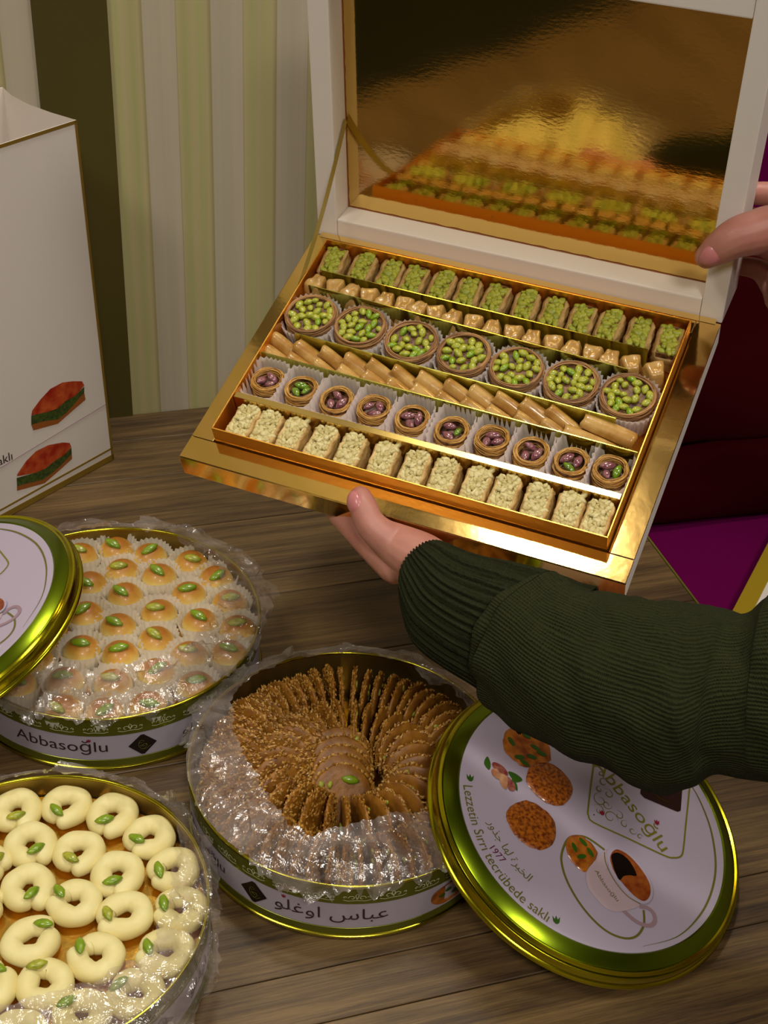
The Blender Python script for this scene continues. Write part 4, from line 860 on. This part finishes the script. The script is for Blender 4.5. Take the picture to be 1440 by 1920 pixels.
R6 = [(0.0356, 0.035), (0.0553, 0.0378), (0.0766, 0.0369), (0.0988, 0.036), (0.1231, 0.0364), (0.1481, 0.0371), (0.1722, 0.0372), (0.195, 0.0364), (0.2179, 0.0366), (0.2392, 0.0370), (0.2637, 0.0369), (0.2856, 0.0363), (0.3066, 0.0365)]
R1 = [(0.0317, 0.2110), (0.0564, 0.2105), (0.0804, 0.2106), (0.1013, 0.2106), (0.1241, 0.2107), (0.1479, 0.2102), (0.1703, 0.2103), (0.1944, 0.2100), (0.2171, 0.2098), (0.2395, 0.2092), (0.2608, 0.2091), (0.2837, 0.2085), (0.3063, 0.2080)]
random.seed(3)
for k, (a, b_) in enumerate(R6):
    b_ = .0374; a = max(a, .0362)
    t = thing('cashew_pastry', 'rectangular pastry with pale cashew crumb in front row, %s from left' % ORD[k], 'pastry', B(a, b_, FLO + .0004, random.uniform(.0, .09)) @ Matrix.Rotation(random.uniform(-.04, .04), 4, 'Y'), 'cashew pastries in the front row')
    put('pastry_body', BB[k % 3], t); put('nut_topping', CN[k % 3], t, stuff=True)
for k, (a, b_) in enumerate(R1):
    t = thing('pistachio_pastry', 'rectangular pastry with green pistachio filling in back row, %s from left' % ORD[k], 'pastry', B(a, b_, FLO + .0004, random.uniform(-.04, .1)) @ Matrix.Rotation(random.uniform(-.05, .05), 4, 'Y'), 'pistachio pastries in the back row')
    put('pastry_body', BP[k % 3], t); put('dark_filling', DK, t); put('nut_topping', PN[(k * 2) % 3], t, stuff=True)
# row two: small glazed wedges
R2 = [0.030, 0.0455, 0.0605, 0.0755, 0.0900, 0.1050, 0.1180, 0.1322, 0.1465, 0.1625, 0.1790, 0.1955, 0.2110, 0.2270, 0.2425, 0.2575, 0.2720, 0.2880]
def wedge(seed):
    random.seed(seed); v, f = puffy(.0186, .0182, .0262, 11, 7); out = []
    for p in v:
        q = Vector(p); h = q.z / .0262 + .5; k = 1 - .38 * h; q.x *= k * (1 + .45 * (q.y / .016)); q.y *= 1 - .2 * h; q.z += .0131 + nz3(p + Vector((seed, 0, 0)), 160, .0018)
        q.x += nz3(p + Vector((0, seed, 0)), 120, .001); out.append(q)
    return mesh('pastry_body', MB().add(out, f), M_syrup)
WM = [wedge(s) for s in range(4)]
for k, a in enumerate(R2):
    o = put('glazed_wedge', WM[k % 4], mx=B(a, .1825 - .012 * (a - .03) / .26 * .6, FLO + .0004, (0.2 if k % 2 else PI - .1) + random.uniform(-.25, .25)))
    tag(o, 'small glazed golden wedge pastry in second row, %s from left' % ORD[k], 'pastry', 'glazed wedges in the second row')
o = put('glazed_wedge', WM[1], mx=B(.3062, .1745, FLO + .0004, .5)); tag(o, 'larger glazed wedge pastry past the divider at the right end of the second row', 'pastry', 'glazed wedges in the second row')
# row three: large nests
def nest(nm, m, ro, ri_, h, strands, sr, seed, seg=36):
    random.seed(seed); b = MB()
    for q in range(strands):
        f = q / (strands - 1); rr = ro if q % 2 == 0 else (ro + ri_) / 2; z0 = random.uniform(0.0006, h - .0004); tilt = random.uniform(-.09, .09); ph = random.uniform(0, 6)
        if q % 5 == 4: rr = ri_ + .0004; z0 = random.uniform(h * .6, h)
        if q % 7 == 6: rr = random.uniform(ri_, ro); z0 = h - .0002
        dx, dy = random.uniform(-.0006, .0006), random.uniform(-.0006, .0006); wa = random.uniform(0, .0005)
        pts = [((rr + wa * math.sin(5 * 2 * PI * i / seg + ph)) * math.cos(2 * PI * i / seg + ph) + dx, (rr + wa * math.sin(5 * 2 * PI * i / seg + ph)) * math.sin(2 * PI * i / seg + ph) + dy,
                min(h + .0006, max(.0004, z0 + tilt * rr * math.cos(2 * PI * i / seg) + random.uniform(-.00015, .00015)))) for i in range(seg)]
        b.tube(pts, sr, 4, True)
    return mesh(nm, b, m)
random.seed(5)
NB = [nest('strand_wall', M_nestdark, .0198, .0178, .0232, 90, .00042, 70 + s) for s in range(3)]
core3 = mesh('nest_core', MB().lathe([(.0005, .0), (.0190, .0), (.0192, .0222), (.0182, .0226), (.0176, .0208), (.0005, .0208)], 40), M_nestfill, True, 40)
C3 = cup_mesh('cup', M_paper, .0216, .0222, .0208, 36, 2.7, .12, .0008)
R3 = [(0.0400, 0.1500), (0.0819, 0.1500), (0.1255, 0.1475), (0.1677, 0.1480), (0.2098, 0.1465), (0.252, 0.1455), (0.2946, 0.1460)]
K3 = [kmesh('pistachio', M_pisty, .0094, .0066, .0052), kmesh('pistachio', M_pisty, .0082, .0060, .0048), kmesh('pistachio', M_pistw, .0098, .0056, .0048), kmesh('pistachio', M_pisty, .0064, .0054, .0044)]
for k, (a, b_) in enumerate(R3):
    random.seed(100 + k); mx = B(a, b_, FLO + .0006)
    cp = put('paper_cup', C3, mx=mx); tag(cp, 'white pleated paper cup around the large nest, %s from left' % ORD[k], 'paper cup', 'paper cups in the third row')
    t = thing('pistachio_nest', 'large round shredded pastry nest full of pistachios, %s from left' % ORD[k], 'pastry', B(a, b_, FLO + .0010, random.uniform(0, 6)), 'large pistachio nests in the third row')
    put('strand_wall', NB[k % 3], t); put('nest_core', core3, t)
    pts = []
    for _ in range(900):
        if len(pts) > 29: break
        r = .0156 * math.sqrt(random.random()); an = random.uniform(0, 2 * PI); p = (r * math.cos(an), r * math.sin(an))
        if all((p[0] - q[0]) ** 2 + (p[1] - q[1]) ** 2 > .0054 ** 2 for q in pts): pts.append(p)
    for j, p in enumerate(pts): put('pistachio', K3[random.choice((0, 0, 1, 1, 2, 3))], t, loc=(p[0], p[1], .0222 + random.uniform(-.0004, .0006)), rot=(random.uniform(-.3, .3), random.uniform(-.3, .3), random.uniform(0, PI)))
# row four: finger rolls leaning on each other
def roll(seed, L=.031, r=.0066):
    random.seed(seed); n = 14; sg = 16; vs = []; fs = []
    for i in range(n + 1):
        f = i / n; k = 1 - .10 * (2 * f - 1) ** 4; x = (f - .5) * L
        for j in range(sg):
            a = 2 * PI * j / sg; rr = r * k * (1 + .05 * math.sin(2 * a + 1) + .03 * noise.noise(Vector((x * 150, math.cos(a) * 2, math.sin(a) * 2 + seed))))
            vs.append((x + .0008 * math.sin(3 * a + seed) * (1 if i in (0, n) else 0), math.cos(a) * rr, math.sin(a) * rr * .88))
    for i in range(n):
        for j in range(sg): fs.append((i * sg + j, i * sg + (j + 1) % sg, (i + 1) * sg + (j + 1) % sg, (i + 1) * sg + j))
    # recessed spiral ends
    for i, s_ in ((0, 1), (n, -1)):
        o0 = len(vs)
        for rr_, dx in ((.72, .0), (.55, .0012), (.3, .0004), (.0, .001)):
            for j in range(sg): p = vs[i * sg + j]; vs.append(((i / n - .5) * L + s_ * dx, p[1] * rr_, p[2] * rr_))
        rings = [i * sg] + [o0 + q * sg for q in range(4)]
        for q in range(4):
            for j in range(sg): fs.append((rings[q] + j, rings[q] + (j + 1) % sg, rings[q + 1] + (j + 1) % sg, rings[q + 1] + j))
    return mesh('roll', MB().add(vs, fs), M_syrup)
RL = [roll(s) for s in range(4)]; RLL = roll(9, .040)
R4U = [0.0290, 0.0500, 0.0715, 0.0915, 0.1110, 0.1310, 0.1515, 0.1735, 0.1930, 0.2130, 0.2330, 0.2530]
R4L = [0.0270, 0.0485, 0.0700, 0.0905, 0.1110, 0.1310, 0.1510, 0.1710, 0.1910, 0.2110, 0.2320, 0.2520]
random.seed(21)
for row, (lst, bb, dz, nm) in enumerate(((R4U, .1185, .0012, 'rear'), (R4L, .1068, -.0006, 'front'))):
    for k, a in enumerate(lst):
        mx = BM @ Matrix.Translation((a + .004, bb - .010 * 0.02 * k, -.0005 + dz)) @ Matrix.Rotation(-.22 + random.uniform(-.05, .05), 4, 'Z') @ Matrix.Rotation(math.radians(23), 4, 'Y') @ Matrix.Rotation(random.uniform(0, 6), 4, 'X')
        o = put('finger_roll', RL[(k + row) % 4], mx=mx); tag(o, 'glazed finger roll pastry in the %s file of the fourth row, %s from left' % (nm, ORD[k]), 'pastry', 'finger rolls in the fourth row')
o = put('finger_roll', RLL, mx=BM @ Matrix.Translation((.2900, .1165, .0035)) @ Matrix.Rotation(-.10, 4, 'Z') @ Matrix.Rotation(math.radians(7), 4, 'Y')); tag(o, 'long finger roll lying flat at the right end of the rear file', 'pastry', 'finger rolls in the fourth row')
o = put('finger_roll', RLL, mx=BM @ Matrix.Translation((.2790, .1045, .0005)) @ Matrix.Rotation(-.06, 4, 'Z') @ Matrix.Rotation(math.radians(10), 4, 'Y')); tag(o, 'long finger roll lying flat at the right end of the front file', 'pastry', 'finger rolls in the fourth row')
# row five: small nests in square pleated cups
NS = [nest('strand_wall', M_nestgold, .0124, .0098, .0170, 64, .00036, 90 + s, 30) for s in range(3)]
core5 = mesh('nest_core', MB().lathe([(.0005, .0), (.0119, .0), (.0121, .0160), (.0102, .0166), (.0096, .0100), (.0005, .0095)], 32), M_nestfill, True, 40)
C5 = cup_mesh('cup', M_paper, .0146, .0188, .0235, 26, 5.0, .13, .0007)
R5 = [(0.0345, 0.0800), (0.0625, 0.0800), (0.0925, 0.0800), (0.1222, 0.0800), (0.1526, 0.0800), (0.1841, 0.0790), (0.2143, 0.0800), (0.2441, 0.0790), (0.2738, 0.0785), (0.3016, 0.0810)]
GR = {0: [0, 0, 2], 1: [1, 1, 3], 4: [0, 0, 0], 5: [0, 3, 2], 8: [1, 0, 0], 9: [1, 0, 2]}
K5 = [kmesh('pistachio', M_pistp, .0120, .0062, .0058), kmesh('pistachio', M_pistg, .0118, .0062, .0058), kmesh('pistachio', M_pistp, .0100, .0056, .0050), kmesh('pistachio', M_pistg, .0095, .0052, .0048)]
for k, (a, b_) in enumerate(R5):
    random.seed(200 + k); mx = B(a, .0792, FLO + .0006)
    cp = put('paper_cup', C5, mx=mx); tag(cp, 'square white pleated paper cup around the small nest, %s from left' % ORD[k], 'paper cup', 'paper cups in the fifth row')
    t = thing('bird_nest_pastry', 'small golden bird nest pastry holding pistachios, %s from left' % ORD[k], 'pastry', BM @ Matrix.Translation((a, b_ + .0005, FLO + .0030)) @ Matrix.Rotation(random.uniform(-.08, .08), 4, 'X'), 'small bird nest pastries in the fifth row')
    put('strand_wall', NS[k % 3], t); put('nest_core', core5, t)
    st0 = random.uniform(0, 6)
    for j, kk in enumerate(GR.get(k, [0, 0, 2])):
        an = st0 + j * 2.1; put('pistachio', K5[kk], t, loc=(.0046 * math.cos(an), .0046 * math.sin(an), .0145 + .0006 * j), rot=(random.uniform(-.4, .4), random.uniform(-.4, .2), an + 1.2 + random.uniform(-.4, .4)))

# ------------------------------------------------------------------ person: two hands and knitted sleeves
H1 = {'thumb': [(-0.017, 0.7644, 0.2517, 0.0068), (-0.0142, 0.7572, 0.2484, 0.0082), (-0.0099, 0.7502, 0.2419, 0.0088), (-0.002, 0.7458, 0.2357, 0.0095), (0.0096, 0.7436, 0.2291, 0.0125), (0.0258, 0.7317, 0.2278, 0.0165), (0.0369, 0.7205, 0.2276, 0.018), (0.0604, 0.6961, 0.2241, 0.022), (0.0881, 0.673, 0.2226, 0.026)],
 'palm': [(0.0315, 0.7296, 0.2248, 0.019), (0.017, 0.7473, 0.2152, 0.018), (0.0076, 0.7611, 0.2088, 0.015)],
 'index': [(0.0117, 0.7447, 0.2116, 0.0135), (-0.006, 0.7618, 0.2133, 0.0105), (-0.0207, 0.7768, 0.2173, 0.009), (-0.0344, 0.7984, 0.2172, 0.0085), (-0.0434, 0.8196, 0.2241, 0.0078), (-0.0457, 0.8305, 0.2276, 0.007)],
 'middle': [(0.0136, 0.7541, 0.2075, 0.014), (0.0111, 0.7717, 0.2062, 0.0105), (-0.0013, 0.8009, 0.2192, 0.0092), (-0.013, 0.8263, 0.2298, 0.0083), (-0.0185, 0.84, 0.235, 0.0075)],
 'ring': [(0.0192, 0.7543, 0.2078, 0.014), (0.0331, 0.7732, 0.2099, 0.01), (0.0251, 0.8028, 0.2236, 0.009), (0.0169, 0.8288, 0.235, 0.008), (0.0123, 0.8421, 0.2402, 0.0072)],
 'pinky': [(0.0266, 0.7455, 0.2127, 0.014), (0.0503, 0.7678, 0.2126, 0.009), (0.0483, 0.7905, 0.2237, 0.008), (0.0433, 0.8112, 0.2336, 0.007)]}
H2 = {'thumb': [(0.219, 0.8951, 0.3907, 0.0085), (0.2239, 0.894, 0.3961, 0.01), (0.2349, 0.8919, 0.4071, 0.0125), (0.2483, 0.8939, 0.4116, 0.0138), (0.2668, 0.9015, 0.4121, 0.015), (0.2979, 0.9071, 0.3894, 0.019)],
 'palm': [(0.2957, 0.9153, 0.3772, 0.021), (0.2959, 0.9237, 0.3581, 0.02), (0.3383, 0.9005, 0.3676, 0.024), (0.4021, 0.8714, 0.3623, 0.027), (0.4771, 0.8433, 0.3579, 0.03)],
 'index': [(0.2956, 0.9236, 0.3935, 0.015), (0.2906, 0.9414, 0.4098, 0.0115), (0.2797, 0.9577, 0.4154, 0.0095), (0.2581, 0.9657, 0.4132, 0.0085), (0.2422, 0.9715, 0.412, 0.0075)],
 'middle': [(0.2963, 0.9252, 0.3816, 0.016), (0.2929, 0.947, 0.3894, 0.0115), (0.2786, 0.9628, 0.3927, 0.0095), (0.2531, 0.9718, 0.3905, 0.0085), (0.2371, 0.9776, 0.3893, 0.0075)],
 'ring': [(0.2956, 0.9286, 0.3618, 0.016), (0.2931, 0.9501, 0.3686, 0.0115), (0.2779, 0.9663, 0.372, 0.0095), (0.2543, 0.9745, 0.3707, 0.0085), (0.2411, 0.9791, 0.3705, 0.0072)],
 'pinky': [(0.2916, 0.929, 0.3485, 0.016), (0.2878, 0.9525, 0.3464, 0.0105), (0.2788, 0.9682, 0.351, 0.0085), (0.2599, 0.9749, 0.3508, 0.0075)]}
def hand_mesh(H, vox=.0013):
    b = MB()
    for ch in H.values():
        pts = catmull([c[:3] for c in ch], False, 6); rad = [c[0] for c in catmull([(c[3],) for c in ch], False, 6)]
        b.tube(pts, rad, 16)
        for p, r in ((pts[0], rad[0]), (pts[-1], rad[-1])): b.blob(p, r, r, r, None, 2)
    me = bpy.data.meshes.new('h'); me.from_pydata(b.v, [], b.f); o = bpy.data.objects.new('h', me); COL.objects.link(o)
    m = o.modifiers.new('r', 'REMESH'); m.mode = 'VOXEL'; m.voxel_size = vox; s_ = o.modifiers.new('s', 'SMOOTH'); s_.iterations = 5; s_.factor = .5
    bpy.context.view_layer.update(); out = bpy.data.meshes.new_from_object(o.evaluated_get(bpy.context.evaluated_depsgraph_get())); bpy.data.objects.remove(o)
    out.materials.clear(); out.materials.append(M_skin); out.polygons.foreach_set('use_smooth', [True] * len(out.polygons)); return out
H1['thumb'] = [c[:3] + (c[3] * k,) for c, k in zip(H1['thumb'], (1.25, 1.22, 1.2, 1.25, 1.2, 1.1, 1.05, 1, 1))]
H1['index'] = [c[:3] + (c[3] * 1.15,) for c in H1['index']]
H2['thumb'] = [c[:3] + (c[3] * k,) for c, k in zip(H2['thumb'], (1.08, 1.15, 1.15, 1.15, 1.1, 1))]
who = thing('person', 'person in dark green knitted sweater holding up the open baklava box with both hands', 'person', Matrix.Translation((.0, 0, 0)))
put('hand', hand_mesh(H1), who); put('hand', hand_mesh(H2), who)
def nail(tip, nxt, r, normal, sc=1.0):
    tip = Vector(tip); ax = (tip - Vector(nxt)).normalized(); nr = Vector(normal); nr = (nr - ax * nr.dot(ax)).normalized(); sd = ax.cross(nr)
    mx = Matrix((ax, sd, nr)).transposed(); c = tip + nr * r * .80 - ax * r * .60
    vs, f = ICO[3]; out = []
    for x, y, z in vs: out.append(mx @ Vector((x * r * 1.05 * sc, y * r * .78 * sc, z * r * .52)) + c)
    obj('fingernail', MB().add(out, f), M_nail, who)
nail(H1['thumb'][0][:3], H1['thumb'][1][:3], .0086, Vector((-.75, -.85, .35)))
nail(H2['thumb'][0][:3], H2['thumb'][1][:3], .0094, Vector((-.05, -.9, .40)))
ST = [([0.0302, 0.7202, 0.2288], [0.011, 0.0093, 0.0132]), ([0.0361, 0.7065, 0.2268], [0.0163, 0.0127, 0.018]), ([0.0471, 0.6922, 0.2238], [0.0202, 0.0171, 0.0243]), ([0.0656, 0.6796, 0.2232], [0.0204, 0.0204, 0.0291]), ([0.0861, 0.6676, 0.2236], [0.02, 0.0222, 0.0316]), ([0.0996, 0.658, 0.222], [0.0214, 0.0238, 0.034]), ([0.1057, 0.651, 0.2224], [0.0232, 0.0243, 0.0346]), ([0.1166, 0.6415, 0.2212], [0.0214, 0.0274, 0.039]), ([0.1332, 0.6344, 0.2197], [0.016, 0.0293, 0.0418]), ([0.152, 0.628, 0.2194], [0.0116, 0.0305, 0.0435]), ([0.173, 0.6215, 0.2188], [0.0096, 0.0325, 0.0462]), ([0.192, 0.6153, 0.2186], [0.006, 0.0346, 0.0492]), ([0.2079, 0.6136, 0.2249], [0.0053, 0.0323, 0.046]), ([0.2202, 0.6127, 0.2324], [0.0048, 0.0292, 0.0415]), ([0.2348, 0.6115, 0.2394], [0.0012, 0.0318, 0.0453]), ([0.2558, 0.6052, 0.2478], [-0.0042, 0.0367, 0.0522]), ([0.3001, 0.5976, 0.2544], [-0.0052, 0.0454, 0.0645]), ([0.3748, 0.5876, 0.2576], [-0.0065, 0.0573, 0.0815])]
def sleeve(stations, depth, nm, m, ribs=0, amp=0.0, wr=0.0, axis=None, inner=False, seg=256, sub=7):
    """stations: centre, half-height vector; depth: radius along the other axis"""
    data = [tuple(c) + tuple(h) + (d,) for (c, h), d in zip(stations, depth)]
    D = catmull(data, False, sub); n = len(D); vs = []; uv = []
    cum = [0.0]
    for i in range(1, n): cum.append(cum[-1] + (Vector(D[i][:3]) - Vector(D[i - 1][:3])).length)
    for i, q in enumerate(D):
        c = Vector(q[:3]); h = Vector(q[3:6]); tg = (Vector(D[min(i + 1, n - 1)][:3]) - Vector(D[max(i - 1, 0)][:3])).normalized()
        dv = h.cross(tg).normalized() * q[6]
        for j in range(seg + 1):
            a = 2 * PI * j / seg; p = c + h * math.cos(a) + dv * math.sin(a); nr = (h.normalized() * math.cos(a) + dv.normalized() * math.sin(a))
            k = amp * (math.sin(ribs * a + 2.2 * noise.noise(Vector((cum[i] * 14, a, 0))))) if ribs else 0
            k += wr * (noise.noise(Vector((cum[i] * 34, math.cos(a) * 1.4, math.sin(a) * 1.4))) + .5 * noise.noise(Vector((cum[i] * 70 + math.cos(a) * 2, math.cos(a) * 2.4, math.sin(a) * 2.4 + 5))))
            vs.append(p + nr * k); uv.append((j / seg, cum[i]))
    w = seg + 1; fs = [(i * w + j, i * w + j + 1, (i + 1) * w + j + 1, (i + 1) * w + j) for i in range(n - 1) for j in range(seg)]
    me = bpy.data.meshes.new(nm); me.from_pydata([tuple(v) for v in vs], [], fs); me.materials.append(m)
    ul = me.uv_layers.new(name='UVMap')
    for p in me.polygons:
        for li, vi in zip(p.loop_indices, p.vertices): ul.data[li].uv = uv[vi]
    me.polygons.foreach_set('use_smooth', [True] * len(me.polygons)); me.update(); return put(nm, me, who)
# cuff tucked into the puffed sleeve
cuff_d = [.020, .027, .032, .034, .033, .029, .024, .018]
sleeve(ST[:8], cuff_d, 'sleeve_cuff', M_rib, 46, .0011, .0009)
ST2 = [(ST[5][0], [x * .80 for x in ST[5][1]]), (ST[5][0], [x * .99 for x in ST[5][1]]), (ST[5][0], [x * 1.02 for x in ST[5][1]])]
ST2[0] = ([ST[7][0][k] for k in range(3)], [x * .72 for x in ST[7][1]]); ST2[1] = ([ST[6][0][k] * .5 + ST[5][0][k] * .5 for k in range(3)], [x * .9 for x in ST[5][1]])
ST2[2] = ([ST[5][0][k] for k in range(3)], [x * 1.0 for x in ST[6][1]])
sleeve(ST2 + ST[6:], [.026, .040, .047, .050, .050, .051, .052, .052, .052, .052, .051, .052, .054, .060, .070], 'sleeve', M_knit, 0, 0, .0058)
S2 = [([0.374, .884, .3652], [0, 0, .034]), ([.392, .876, .3645], [0, 0, .040]), ([.43, .862, .362], [0, 0, .043]), ([.50, .835, .357], [0, 0, .048]), ([.58, .80, .35], [0, 0, .055])]
sleeve(S2, [.034, .040, .043, .048, .055], 'sleeve', M_knit, 0, 0, .003, seg=96)
